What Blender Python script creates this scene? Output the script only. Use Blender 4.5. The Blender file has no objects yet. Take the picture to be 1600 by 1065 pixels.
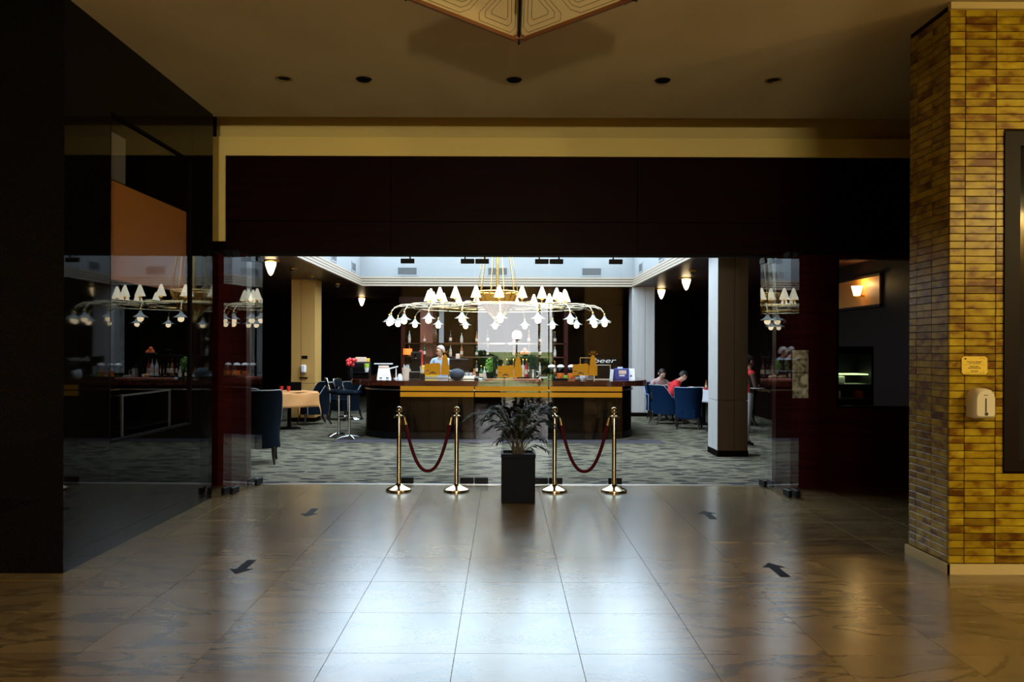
import bpy, math, random
from mathutils import Vector, Matrix
random.seed(7)
PI = math.pi
scene = bpy.context.scene
C = scene.collection

# ------------------------------------------------------------------ camera, sky, exposure
cam_d = bpy.data.cameras.new('camera')
cam = bpy.data.objects.new('camera', cam_d); C.objects.link(cam)
cam_d.sensor_width = 36.0
cam_d.lens = 36.0 * 1270 / 1600
cam_d.shift_x = 12 / 1600
cam_d.shift_y = 12.5 / 1600
cam_d.clip_end = 300
cam.matrix_world = Matrix.Translation((0, 0, 1.6)) @ Matrix.Rotation(math.radians(0.2), 4, 'Y').inverted() @ Matrix.Rotation(PI/2, 4, 'X')
scene.camera = cam
w = bpy.data.worlds.new('sky'); scene.world = w; w.use_nodes = True
bg = w.node_tree.nodes['Background']
bg.inputs[0].default_value = (0.96, 0.98, 1.0, 1); bg.inputs[1].default_value = 18
vs = scene.view_settings
vs.view_transform = 'Standard'; vs.look = 'None'; vs.gamma = 1; vs.use_curve_mapping = False
vs.exposure = 0.0
LAYLIGHT = 6.6            # frosted skylight over the bar
scene.cycles.transparent_max_bounces = 24
scene.cycles.max_bounces = 10
scene.cycles.diffuse_bounces = 3
scene.cycles.glossy_bounces = 6
scene.cycles.caustics_reflective = False
scene.cycles.caustics_refractive = False
scene.cycles.sample_clamp_indirect = 6.0
# daylight comes in through the entrance behind the camera: portal for the sky
pl = bpy.data.lights.new('entrance_sky_portal', 'AREA'); pl.shape = 'RECTANGLE'; pl.size = 3.1; pl.size_y = 3.1
pl.cycles.is_portal = True
po = bpy.data.objects.new('entrance_sky_portal', pl); C.objects.link(po)
po.matrix_world = Matrix.Translation((0.48, -6.12, 1.55)) @ Matrix.Rotation(PI/2, 4, 'X')

# ------------------------------------------------------------------ materials
MATS = {}
def mat(name, col=(.5,.5,.5), rough=.5, metal=0.0, ior=None, emit=None, estr=0.0, spec=None, coat=0.0, trans=0.0, alpha=None):
    if name in MATS: return MATS[name]
    m = bpy.data.materials.new(name); m.use_nodes = True
    b = m.node_tree.nodes['Principled BSDF']
    b.inputs['Base Color'].default_value = (*col, 1)
    b.inputs['Roughness'].default_value = rough
    b.inputs['Metallic'].default_value = metal
    if ior: b.inputs['IOR'].default_value = ior
    if spec is not None: b.inputs['Specular IOR Level'].default_value = spec
    if coat: b.inputs['Coat Weight'].default_value = coat
    if trans: b.inputs['Transmission Weight'].default_value = trans
    if emit:
        b.inputs['Emission Color'].default_value = (*emit, 1)
        b.inputs['Emission Strength'].default_value = estr
    MATS[name] = m
    return m
class NT:
    def __init__(s, m): s.t = m.node_tree; s.b = s.t.nodes['Principled BSDF']
    def n(s, typ, **kw):
        x = s.t.nodes.new(typ)
        for k, v in kw.items(): setattr(x, k, v)
        return x
    def l(s, a, b): s.t.links.new(a, b)
    def ramp(s, fac, stops):
        r = s.n('ShaderNodeValToRGB')
        e = r.color_ramp.elements
        while len(e) < len(stops): e.new(0.5)
        for q, (p, c) in zip(e, stops): q.position = p; q.color = (*c, 1)
        s.l(fac, r.inputs[0]); return r.outputs[0]
    def noise(s, vec, scale, detail=4, dist=0.0, rough=.5):
        x = s.n('ShaderNodeTexNoise'); x.inputs['Scale'].default_value = scale
        x.inputs['Detail'].default_value = detail; x.inputs['Distortion'].default_value = dist; x.inputs['Roughness'].default_value = rough
        if vec is not None: s.l(vec, x.inputs['Vector'])
        return x.outputs[0]
    def map(s, vec, scale=(1,1,1), loc=(0,0,0), rot=(0,0,0)):
        x = s.n('ShaderNodeMapping'); x.inputs['Scale'].default_value = scale; x.inputs['Location'].default_value = loc; x.inputs['Rotation'].default_value = rot
        s.l(vec, x.inputs[0]); return x.outputs[0]
    def coord(s, k='Object'): return s.n('ShaderNodeTexCoord').outputs[k]
    def math(s, op, a, b):
        x = s.n('ShaderNodeMath', operation=op)
        for i, v in enumerate((a, b)):
            if isinstance(v, (int, float)): x.inputs[i].default_value = v
            else: s.l(v, x.inputs[i])
        return x.outputs[0]
    def mix(s, fac, a, b, blend='MIX'):
        x = s.n('ShaderNodeMix', data_type='RGBA', blend_type=blend)
        for inp, v in ((x.inputs[0], fac), (x.inputs[6], a), (x.inputs[7], b)):
            if isinstance(v, (int, float)): inp.default_value = v
            elif isinstance(v, tuple): inp.default_value = (*v, 1)
            else: s.l(v, inp)
        return x.outputs[2]
    def bump(s, h, strength=.2, dist=.01):
        x = s.n('ShaderNodeBump'); x.inputs['Strength'].default_value = strength; x.inputs['Distance'].default_value = dist
        s.l(h, x.inputs['Height']); s.l(x.outputs[0], s.b.inputs['Normal'])

def glass_mat(name, tint=(1,1,1), ior=1.5, rough=0.0):
    if name in MATS: return MATS[name]
    m = bpy.data.materials.new(name); m.use_nodes = True
    t = m.node_tree; t.nodes.clear()
    o = t.nodes.new('ShaderNodeOutputMaterial'); mx = t.nodes.new('ShaderNodeMixShader')
    tr = t.nodes.new('ShaderNodeBsdfTransparent'); gl = t.nodes.new('ShaderNodeBsdfGlossy'); fr = t.nodes.new('ShaderNodeFresnel')
    tr.inputs[0].default_value = (*tint, 1); gl.inputs['Roughness'].default_value = rough; fr.inputs[0].default_value = ior
    geo = t.nodes.new('ShaderNodeNewGeometry'); mm = t.nodes.new('ShaderNodeMix'); mm.data_type = 'FLOAT'
    # exit faces (back-facing hits) reflect nothing inside the thin pane
    t.links.new(geo.outputs['Backfacing'], mm.inputs[0]); t.links.new(fr.outputs[0], mm.inputs[2]); mm.inputs[3].default_value = 0.0
    t.links.new(mm.outputs[0], mx.inputs[0]); t.links.new(tr.outputs[0], mx.inputs[1]); t.links.new(gl.outputs[0], mx.inputs[2])
    t.links.new(mx.outputs[0], o.inputs[0]); MATS[name] = m
    return m

# marble floor
m = mat('marble', (.5,.4,.3), .16, ior=2.4); n = NT(m)
oi = n.n('ShaderNodeObjectInfo')
off = n.n('ShaderNodeVectorMath', operation='SCALE'); n.l(oi.outputs['Random'], off.inputs['Scale']); off.inputs[0].default_value = (37, 21, 0)
add = n.n('ShaderNodeVectorMath', operation='ADD'); n.l(n.coord(), add.inputs[0]); n.l(off.outputs[0], add.inputs[1])
rot = n.map(add.outputs[0], (0.7, 2.4, 1), rot=(0, 0, .5))
v1 = n.noise(rot, .9, 5, 1.6, .5)
veins = n.ramp(v1, [(.0,(.31,.215,.092)), (.45,(.295,.205,.09)), (.50,(.14,.094,.042)), (.53,(.265,.187,.085)), (1,(.33,.24,.115))])
soft = n.ramp(n.noise(add.outputs[0], 2.2, 3), [(.3,(.72,.72,.72)), (.7,(1,1,1))])
shade = n.ramp(oi.outputs['Random'], [(0,(.80,.78,.76)), (1,(1,1,1))])
n.l(n.mix(1.0, n.mix(1.0, veins, soft, 'MULTIPLY'), shade, 'MULTIPLY'), n.b.inputs['Base Color'])
n.l(n.math('MULTIPLY_ADD', n.noise(add.outputs[0], 5, 4), .04), n.b.inputs['Roughness'])
for nd in n.t.nodes:
    if nd.type == 'MATH' and nd.operation == 'MULTIPLY_ADD': nd.inputs[2].default_value = .20
n.bump(n.noise(n.coord(), 3.0, 2), .015, .01)

m = mat('granite', (.006,.005,.005), .03, ior=1.19); n = NT(m)
n.l(n.ramp(n.noise(n.coord(), 160, 2), [(.5,(.002,.002,.002)), (.68,(.008,.006,.004)), (.75,(.014,.010,.006))]), n.b.inputs['Base Color'])

m = mat('plaster', (.70,.52,.26), .75); n = NT(m)
n.l(n.ramp(n.noise(n.map(n.coord(), (1.2,.5,1)), 1.1, 5), [(.3,(.44,.325,.175)), (.7,(.54,.41,.235))]), n.b.inputs['Base Color'])
n.bump(n.noise(n.coord(), 25, 3), .05)
mat('cream_trim', (.72,.56,.22), .6, spec=.2); mat('slot_plaster', (.62,.48,.20), .7, spec=.2); mat('skirting', (.62,.48,.22), .6)
m = mat('red_wood', (.022,.004,.003), .32, spec=.12); n = NT(m)
n.l(n.ramp(n.noise(n.map(n.coord(), (.4,8,8)), 3, 5, .6), [(.3,(.022,.0022,.0022)), (.7,(.055,.0055,.0045))]), n.b.inputs['Base Color'])
m = mat('polished_wood', (.06,.013,.006), .12, coat=.4); n = NT(m)
n.l(n.ramp(n.noise(n.map(n.coord(), (.6,7,7)), 3, 5, .8), [(.3,(.030,.006,.003)), (.7,(.085,.02,.009))]), n.b.inputs['Base Color'])
m = mat('fascia_wood', (.006,.001,.001), .45, spec=.04); n = NT(m)
n.l(n.ramp(n.noise(n.map(n.coord(), (.4,8,8)), 3, 5, .6), [(.3,(.004,.0006,.0008)), (.7,(.010,.0012,.0014))]), n.b.inputs['Base Color'])
mat('black_wood', (.004,.0025,.002), .6, spec=.02)
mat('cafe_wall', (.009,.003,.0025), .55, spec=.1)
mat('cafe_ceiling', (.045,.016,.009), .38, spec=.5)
m = mat('white_wall', (.30,.305,.305), .6)
m = mat('column_panel', (.62,.60,.58), .42); n = NT(m)
n.l(n.ramp(n.noise(n.map(n.coord(), (9,9,.3)), 4, 3), [(.3,(.46,.44,.42)), (.7,(.53,.51,.50))]), n.b.inputs['Base Color'])
mat('cornice', (.42,.33,.24), .5)
mat('cornice_groove', (.05,.03,.022), .7, spec=.1)
mat('vent_grille', (.13,.13,.13), .6); mat('vent_dark', (.03,.03,.03), .8)
# brick
m = mat('brick', (.6,.36,.05), .32, spec=.2); n = NT(m)
oi = n.n('ShaderNodeObjectInfo')
off = n.n('ShaderNodeVectorMath', operation='SCALE'); n.l(oi.outputs['Random'], off.inputs['Scale']); off.inputs[0].default_value = (91, 47, 63)
add = n.n('ShaderNodeVectorMath', operation='ADD'); n.l(n.coord(), add.inputs[0]); n.l(off.outputs[0], add.inputs[1])
blot = n.ramp(n.noise(n.map(add.outputs[0], (1,1,1.6)), 7, 4), [(.36,(.17,.065,.003)), (.5,(.38,.25,.008)), (.72,(.52,.39,.02))])
var = n.ramp(oi.outputs['Random'], [(0,(.50,.42,.38)), (.3,(.85,.82,.78)), (1,(1.0,1.0,1.0))])
n.l(n.mix(1.0, blot, var, 'MULTIPLY'), n.b.inputs['Base Color'])
n.bump(n.noise(add.outputs[0], 40, 3), .12, .004)
mat('mortar', (.02,.012,.005), .95, spec=.0)
# carpet
m = mat('carpet', (.3,.3,.25), .95); n = NT(m)
co = n.coord()
wob = n.n('ShaderNodeTexNoise'); wob.inputs['Scale'].default_value = 5.0; wob.inputs['Detail'].default_value = 1; n.l(co, wob.inputs['Vector'])
wv = n.n('ShaderNodeVectorMath', operation='MULTIPLY_ADD'); n.l(wob.outputs['Color'], wv.inputs[0]); wv.inputs[1].default_value = (.10,.05,0); n.l(co, wv.inputs[2])
vo_ = n.n('ShaderNodeTexVoronoi'); vo_.inputs['Scale'].default_value = 1.0; n.l(n.map(wv.outputs[0], (3.4,8.6,1)), vo_.inputs['Vector'])
dash = n.ramp(vo_.outputs['Distance'], [(.0,(.02,.02,.022)), (.36,(.03,.03,.03)), (.43,(1,1,1)), (1,(1,1,1))])
base = n.ramp(n.noise(n.map(co, (2.5,10,1), (3,9,0)), 1.8, 3, .3), [(.28,(.05,.039,.022)), (.46,(.125,.105,.062)), (.64,(.225,.195,.125)), (.8,(.085,.06,.032))])
n.l(n.mix(1.0, base, dash, 'MULTIPLY'), n.b.inputs['Base Color'])
n.bump(n.noise(co, 220, 2), .5, .01)
mat('purple_carpet', (.07,.06,.075), .95)
glass_mat('clear_glass', (.97,.985,.98)); glass_mat('shop_glass', (.9,.9,.9), 1.42); glass_mat('jar_glass', (.95,.97,.96), 1.3)
mat('black_metal', (.004,.004,.005), .45, 0, spec=.10); mat('chrome', (.75,.75,.74), .12, 1); mat('steel', (.5,.5,.5), .3, 1)
mat('brass', (.58,.46,.27), .12, 1); mat('gold', (.85,.55,.16), .22, 1); mat('old_gold', (.66,.38,.08), .35, 1)
mat('basket_gold', (.62,.27,.035), .45, .3); mat('velvet_rope', (.065,.005,.008), .8, spec=.1); mat('pot_black', (.004,.004,.006), .55, spec=.06); mat('soil', (.02,.012,.008), 1)
m = mat('palm_leaf', (.005,.011,.0045), .5, spec=.15)
mat('palm_stem', (.05,.035,.012), .6)
mat('yellow_film', (.95,.50,.008), .5, spec=.2); mat('film_brown', (.10,.055,.01), .5)
mat('brass_plate', (.88,.62,.06), .35); mat('print_dark', (.06,.04,.01), .7)
mat('cream_plastic', (.78,.70,.52), .22, coat=.3); mat('dark_print', (.02,.02,.02), .5)
mat('dark_frame', (.010,.005,.004), .5, spec=.1); mat('dark_glass', (.006,.005,.006), .06)
mat('arrow_black', (.006,.005,.009), .6, spec=.1)
mat('pendant_cream', (.80,.62,.34), .5); mat('pendant_wood', (.16,.055,.015), .4); mat('engraved', (.05,.03,.012), .6)
mat('lamp_glow', (.9,.8,.6), .5, emit=(1,.74,.40), estr=7)
mat('shade_glow', (.9,.85,.7), .6, emit=(1,.80,.46), estr=2.6)
mat('bulb_glow', (1,.9,.7), .4, emit=(1,.80,.50), estr=7)
mat('opal_bell', (.42,.42,.38), .35)
mat('sky_pane', (.8,.85,.9), .5, emit=(.64,.83,1.0), estr=LAYLIGHT)
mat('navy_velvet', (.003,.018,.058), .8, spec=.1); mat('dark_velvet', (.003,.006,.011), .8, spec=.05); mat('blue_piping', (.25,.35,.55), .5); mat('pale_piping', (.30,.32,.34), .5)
mat('dark_leg', (.012,.007,.005), .35)
mat('white_cloth', (.72,.68,.74), .8); mat('peach_cloth', (.72,.33,.11), .8)
mat('red_glass', (.55,.03,.02), .2)
mat('paper', (.75,.75,.78), .7); mat('paper_warm', (.75,.55,.42), .7)
m = mat('notice_paper', (.6,.6,.45), .25); n = NT(m)
n.l(n.ramp(n.noise(n.coord(), 11, 4, 1), [(.35,(.10,.09,.05)), (.5,(.42,.40,.28)), (.65,(.75,.74,.62))]), n.b.inputs['Base Color'])
mat('orange', (.85,.16,.02), .4); mat('orange_lit', (.9,.2,.03), .5, emit=(1,.16,.02), estr=1.2)
mat('red', (.62,.02,.02), .4); mat('yellow', (.9,.55,.04), .4); mat('blue_box', (.03,.04,.25), .4); mat('lime', (.35,.55,.06), .4)
mat('white_gloss', (.82,.80,.78), .2); mat('bread', (.55,.33,.12), .7); mat('tray_wood', (.32,.07,.03), .4)
mat('bottle_green', (.012,.05,.015), .12); mat('bottle_amber', (.32,.10,.015), .15); mat('bottle_clear', (.45,.45,.40), .1); mat('bottle_dark', (.015,.01,.01), .15)
mat('navy_bag', (.012,.03,.05), .6); mat('herb', (.14,.32,.03), .6)
mat('skin', (.62,.34,.24), .55); mat('skin_b', (.58,.36,.28), .55); mat('hair_dark', (.012,.008,.006), .6); mat('hair_white', (.62,.52,.46), .7)
mat('cloth_red', (.60,.012,.016), .8); mat('cloth_blue', (.45,.58,.80), .8); mat('cloth_black', (.012,.012,.015), .8); mat('cloth_pink', (.45,.28,.28), .8); mat('cloth_grey', (.28,.26,.30), .8); mat('cloth_brown', (.10,.05,.035), .8); mat('cloth_white', (.7,.7,.72), .8)
mat('eye', (.02,.015,.01), .2); mat('shoe', (.02,.018,.018), .4)
mat('tan_panel', (.70,.28,.05), .5); mat('shaded_panel', (.055,.032,.014), .5, spec=.15); mat('warm_lit_panel', (.55,.31,.085), .5); mat('grey_panel', (.16,.16,.18), .5); mat('brown_fascia', (.50,.20,.05), .5)
mat('fridge_light', (.6,.8,.4), .5, emit=(.75,1,.45), estr=1.6); mat('interior_black', (.003,.003,.003), .9, spec=.05)
mat('lobby_wall', (.20,.13,.04), .6); mat('door_frame_metal', (.20,.13,.06), .4, .5)
m = mat('lawn', (.25,.32,.06), .9); n = NT(m)
n.l(n.ramp(n.noise(n.coord(), 1.2, 5), [(.3,(.16,.24,.04)), (.7,(.36,.42,.10))]), n.b.inputs['Base Color'])
mat('hedge', (.06,.14,.02), .8); mat('autumn_leaves', (.50,.17,.02), .8); mat('bark', (.08,.05,.03), .9); mat('pavement', (.30,.24,.09), .9)
mat('sconce_glow', (.9,.8,.6), .5, emit=(1,.70,.34), estr=35)
mat('tinsel', (.55,.5,.4), .4)

# ------------------------------------------------------------------ mesh helpers
class MB:
    def __init__(s): s.v = []; s.f = []
    def add(s, vs, fs, M=None):
        o = len(s.v)
        for q in vs:
            q = Vector(q)
            s.v.append(M @ q if M is not None else q)
        s.f += [tuple(i + o for i in f) for f in fs]
        return s
    def box(s, a, b, M=None):
        x0,y0,z0 = a; x1,y1,z1 = b
        return s.add([(x0,y0,z0),(x1,y0,z0),(x1,y1,z0),(x0,y1,z0),(x0,y0,z1),(x1,y0,z1),(x1,y1,z1),(x0,y1,z1)],
              [(3,2,1,0),(4,5,6,7),(0,1,5,4),(1,2,6,5),(2,3,7,6),(3,0,4,7)], M)
    def bbox(s, a, b, r, M=None):   # box with chamfered vertical and horizontal edges
        x0,y0,z0 = a; x1,y1,z1 = b
        def ring(d, z): return [(x0+d+ (0), y0+d, z)]
        pts = []
        def loop(ins, z):
            c = r
            return [(x0+c,y0+ins,z),(x1-c,y0+ins,z),(x1-ins,y0+c,z),(x1-ins,y1-c,z),(x1-c,y1-ins,z),(x0+c,y1-ins,z),(x0+ins,y1-c,z),(x0+ins,y0+c,z)]
        L = [loop(r*.9, z0), loop(0, z0+r), loop(0, z1-r), loop(r*.9, z1)]
        vs = [p for l in L for p in l]; fs = []
        for k in range(3):
            for i in range(8):
                j = (i+1) % 8
                fs.append((k*8+i, k*8+j, (k+1)*8+j, (k+1)*8+i))
        fs.append(tuple(range(7,-1,-1))); fs.append(tuple(range(24,32)))
        return s.add(vs, fs, M)
    def prism(s, poly, z0, z1, M=None):
        k = len(poly)
        vs = [(x,y,z0) for x,y in poly] + [(x,y,z1) for x,y in poly]
        fs = [tuple(range(k-1,-1,-1)), tuple(range(k,2*k))] + [(i,(i+1)%k,k+(i+1)%k,k+i) for i in range(k)]
        return s.add(vs, fs, M)
    def lathe(s, prof, seg=16, M=None, cap=True):
        vs = []; fs = []
        for r,z in prof:
            for i in range(seg):
                a = 2*PI*i/seg; vs.append((r*math.cos(a), r*math.sin(a), z))
        for k in range(len(prof)-1):
            for i in range(seg):
                j = (i+1)%seg
                fs.append((k*seg+i, k*seg+j, (k+1)*seg+j, (k+1)*seg+i))
        if cap:
            if prof[0][0] > 1e-5: fs.append(tuple(range(seg-1,-1,-1)))
            if prof[-1][0] > 1e-5: fs.append(tuple(range((len(prof)-1)*seg, len(prof)*seg)))
        return s.add(vs, fs, M)
    def sphere(s, c, r, seg=12, M=None, sc=(1,1,1)):
        k = max(4, seg//2)
        prof = [(max(1e-4, r*math.sin(PI*i/k)), -r*math.cos(PI*i/k)) for i in range(k+1)]
        T = Matrix.Translation(c) @ Matrix.Diagonal((*sc,1))
        return s.lathe(prof, seg, (M @ T) if M is not None else T, cap=False)
    def tube(s, pts, rad, seg=8, M=None, cap=True):
        pts = [Vector(p) for p in pts]; k = len(pts)
        rads = rad if isinstance(rad, (list,tuple)) else [rad]*k
        vs = []; fs = []
        up = None
        for i in range(k):
            t = (pts[min(i+1,k-1)] - pts[max(i-1,0)]).normalized()
            if up is None:
                up = Vector((0,0,1)) if abs(t.z) < .9 else Vector((1,0,0))
            b = t.cross(up)
            if b.length < 1e-4: b = t.cross(Vector((0,1,0)))
            b.normalize(); up = b.cross(t).normalized()
            for q in range(seg):
                a = 2*PI*q/seg
                vs.append(pts[i] + (b*math.cos(a) + up*math.sin(a))*rads[i])
        for i in range(k-1):
            for q in range(seg):
                r = (q+1)%seg
                fs.append((i*seg+q, i*seg+r, (i+1)*seg+r, (i+1)*seg+q))
        if cap: fs.append(tuple(range(seg-1,-1,-1))); fs.append(tuple(range((k-1)*seg, k*seg)))
        return s.add(vs, fs, M)
    def torus(s, c, R, r, seg=32, sub=6, M=None):
        vs = []; fs = []
        for i in range(seg):
            a = 2*PI*i/seg
            for j in range(sub):
                b = 2*PI*j/sub
                vs.append((c[0]+(R+r*math.cos(b))*math.cos(a), c[1]+(R+r*math.cos(b))*math.sin(a), c[2]+r*math.sin(b)))
        for i in range(seg):
            for j in range(sub):
                fs.append((i*sub+j, ((i+1)%seg)*sub+j, ((i+1)%seg)*sub+(j+1)%sub, i*sub+(j+1)%sub))
        return s.add(vs, fs, M)
    def mesh(s, name, material, smooth=False):
        me = bpy.data.meshes.new(name)
        me.from_pydata([tuple(q) for q in s.v], [], s.f)
        me.materials.append(MATS[material])
        if smooth:
            me.polygons.foreach_set('use_smooth', [True]*len(me.polygons))
            try: me.set_sharp_from_angle(angle=math.radians(40))
            except Exception: pass
        me.update()
        return me
    def build(s, name, material, parent=None, smooth=False, loc=None):
        o = bpy.data.objects.new(name, s.mesh(name, material, smooth)); C.objects.link(o)
        if parent is not None: o.parent = parent
        if loc: o.location = loc
        return o
def tag(o, label=None, cat=None, group=None, kind=None):
    if label: o['label'] = label
    if cat: o['category'] = cat
    if group: o['group'] = group
    if kind: o['kind'] = kind
    return o
def thing(name, label, cat, loc=(0,0,0), rz=0, group=None):
    o = bpy.data.objects.new(name, None); C.objects.link(o); o.empty_display_size = .1
    o.location = loc; o.rotation_euler = (0,0,rz)
    return tag(o, label, cat, group)
def struct(name, mb, material, label=None, cat=None, parent=None):
    o = mb.build(name, material, parent)
    if parent is None: tag(o, label, cat, None, 'structure')
    return o
def copy_tree(o, parent=None):
    c = o.copy(); C.objects.link(c); c.parent = parent
    for ch in list(o.children): copy_tree(ch, c)
    return c

CEIL = 4.09; DOOR_Y = 9.585; FRONT = 9.45; CAFE_C = 3.1
T = .655                       # floor tile pitch
# ------------------------------------------------------------------ lobby shell
fl = struct('floor', MB().box((-8,-6.1,-.12),(8,DOOR_Y,-.012)), 'mortar', 'polished marble tile floor of the dim lobby', 'floor')
back = MB().box((-8,-6.1,-.011),(8,4.926-3*T-.002,0)); bo = back.build('rear_paving', 'marble', fl); bo['kind'] = 'stuff'
tm = MB().box((-T/2+.0016,-T/2+.0016,-.0115),(T/2-.0016,T/2-.0016,0)).mesh('tile','marble')
y = 4.926 - 3*T
row = 0
while y < DOOR_Y - .01:
    y1 = min(y+T, DOOR_Y)
    for i in range(-8, 7):
        x0 = .4 + i*T
        if x0 > 5.2 or x0+T < -5: continue
        if x0+T < -3.12 and y > 5.9: continue
        if y1 - y < T-.01:
            t = MB().box((-T/2+.0016,-(y1-y)/2+.0016,-.0115),(T/2-.0016,(y1-y)/2-.0016,0)).build('tile','marble',fl)
        else:
            t = bpy.data.objects.new('tile', tm); C.objects.link(t); t.parent = fl
        t.location = (x0+T/2, (y+y1)/2, 0)
    y = y1; row += 1
struct('trim_1', MB().box((-3.2,DOOR_Y-.02,-.01),(3.4,DOOR_Y+.05,.004)), 'steel', 'thin metal threshold strip under the glass doors', 'threshold')

struct('ceiling', MB().box((-8,-6.1,CEIL),(8,8.75,CEIL+.3)), 'plaster', 'brownish plaster lobby ceiling with recessed downlights', 'ceiling')
struct('ceiling_slot', MB().box((-8,8.76,4.5),(8,9.8,4.6)).box((-8,8.62,CEIL+.3),(8,8.76,4.6)), 'plaster', 'shadowed slot above the wood fascia at the ceiling edge', 'ceiling')

# left granite block with shop window opening
gl = MB()
GX = -3.12; GY0, GY1 = 5.757, 8.68; WY0, WY1, WZ0, WZ1 = 6.43, 8.12, .84, 3.47
gl.box((-8,GY0,0),(GX,WY0,CEIL))
wl = struct('wall_left', gl, 'granite', 'polished black granite wall block left of the doors', 'wall')
def slab(a, b): MB().box(a, b).build('granite_slab', 'granite', wl)
slab((-3.9,WY0+.002,0),(GX,WY1-.002,WZ0)); slab((-3.9,WY0+.002,WZ1),(GX,WY1-.002,CEIL)); slab((-4.4,WY1,0),(GX,GY1,CEIL))
win = MB().box((GX-.035,WY0,WZ0),(GX-.023,WY1,WZ1))
wo = tag(win.build('window_1', 'shop_glass'), 'dark glazed display window set into the black granite wall', 'window', None, 'structure')
fr = MB()
for a,b in (((GX-.06,WY0,WZ0),(GX-.004,WY1,WZ0+.02)), ((GX-.06,WY0,WZ1-.02),(GX-.004,WY1,WZ1)), ((GX-.06,WY0,WZ0+.02),(GX-.004,WY0+.02,WZ1-.02)), ((GX-.06,WY1-.02,WZ0+.02),(GX-.004,WY1,WZ1-.02))):
    fr.box(a,b)
fr.build('window_frame','black_wood',wo)
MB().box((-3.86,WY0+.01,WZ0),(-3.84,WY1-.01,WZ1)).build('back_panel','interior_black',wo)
MB().box((-3.22,WY0+.03,2.15),(-3.17,WY1-.03,2.95)).build('fascia_board','brown_fascia',wo)
MB().box((-3.21,WY0+.03,2.96),(-3.17,WY0+.36,3.34)).build('grey_board','grey_panel',wo)
# low glass showcase behind the window
sc_ = thing('showcase', 'low metal-framed glass showcase behind the granite wall window', 'showcase', (-3.5,7.2,WZ0))
fm = MB()
x0,x1,y0,y1,z1 = -.2,.28,-.35,.62,.36
for X in (x0,x1):
    for Yy in (y0,y1): fm.box((X-.008,Yy-.008,0),(X+.008,Yy+.008,z1))
for X in (x0,x1): fm.box((X-.008,y0,z1-.012),(X+.008,y1,z1+.004))
for Yy in (y0,y1): fm.box((x0,Yy-.008,z1-.012),(x1,Yy+.008,z1+.004))
fm.build('metal_frame','steel',sc_)
MB().box((x0+.01,y0+.01,z1-.008),(x1-.01,y1-.01,z1)).build('glass_top','clear_glass',sc_)
MB().box((x0+.01,y0+.01,.05),(x1-.01,y1-.01,.07)).build('shelf','black_wood',sc_)

# right brick pier: front and side faces of separate bricks
BX, BY0, BY1 = 3.19, 5.83, 6.42
BH, BL = .0537, .221
PX0 = BX + (1565-1480)*BY0/1270; PZ0 = 1.6-(733-545)*BY0/1270; PZ1 = 1.6+(545-203)*BY0/1270
pier = MB().box((BX+.012,BY0+.012,0),(PX0+.05,BY1,CEIL)).box((PX0+.05,BY0+.012,0),(8,BY1,PZ0)).box((PX0+.05,BY0+.012,PZ1),(8,BY1,CEIL)).box((PX0+1.1,BY0+.012,PZ0),(8,BY1,PZ1))
wf = struct('wall_right', pier, 'mortar', 'golden glazed brick pier at the right edge', 'wall')
ws = struct('wall_right_side', MB().box((BX+.0125,BY0+.03,.0),(BX+.05,BY1-.001,CEIL-.001)), 'mortar', 'shaded side face of the golden brick pier', 'wall')
def brick_mesh(lx, d=.022):
    g = .0022
    return MB().bbox((g, -.0, g),(lx-g, d, BH-g), .0025).mesh('brick','brick')
b_full, b_half = brick_mesh(BL), brick_mesh(.112)
def put_brick(me, parent, M):
    o = bpy.data.objects.new('brick', me); C.objects.link(o); o.parent = parent; o.matrix_local = M; return o
rows = int((CEIL-.075)/BH)
stuffb = MB()
for r in range(rows):
    z = .075 + r*BH + .0
    cols = [(BX, b_half, .112), (BX+.112, b_full, BL), (BX+.112+BL, b_full, BL)]
    for (x, me, ln) in cols:
        jit = random.uniform(-.0012,.0012)
        if x+ln > PX0+.001 and z+BH > PZ0 and z < PZ1:
            if PX0 - x > .03:
                lx = PX0 - x
                MB().bbox((.0022,0,.0022),(lx-.001,.022,BH-.0022),.0025).build('brick','brick',wf).matrix_local = Matrix.Translation((x,BY0+jit,z))
            continue
        put_brick(me, wf, Matrix.Translation((x,BY0+jit,z)))
    for k in range(20):
        x = BX+.112+2*BL+k*BL
        if x > 7.8: break
        if x < PX0+1.1 and x+BL > PX0 and z+BH > PZ0 and z < PZ1: continue
        stuffb.bbox((x+.0022,BY0,z+.0022),(x+BL-.0022,BY0+.022,z+BH-.0022),.0025)
    # side face: three columns
    for (yy, me) in ((BY0+.0225, b_full), (BY0+.0225+BL, b_full), (BY0+.0225+2*BL, b_half)):
        put_brick(me, ws, Matrix.Translation((BX+random.uniform(-.001,.001), yy, z)) @ Matrix.Rotation(PI/2,4,'Z') @ Matrix.Scale(-1,4,(0,1,0)))
tag(stuffb.build('brick_field','brick',wf), None,None,None,'stuff')
bb = MB().box((BX-.02,BY0-.022,0),(8,BY0-.001,.073)).box((BX-.022,BY0-.022,0),(BX-.001,BY1,.073))
struct('baseboard_right', bb, 'skirting', 'cream skirting along the foot of the brick pier', 'baseboard')
struct('trim_2', MB().box((BX-.01,BY0-.03,CEIL-.05),(8,BY0+.01,CEIL-.002)), 'skirting', 'thin cream cornice strip above the brick pier', 'trim')
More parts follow.
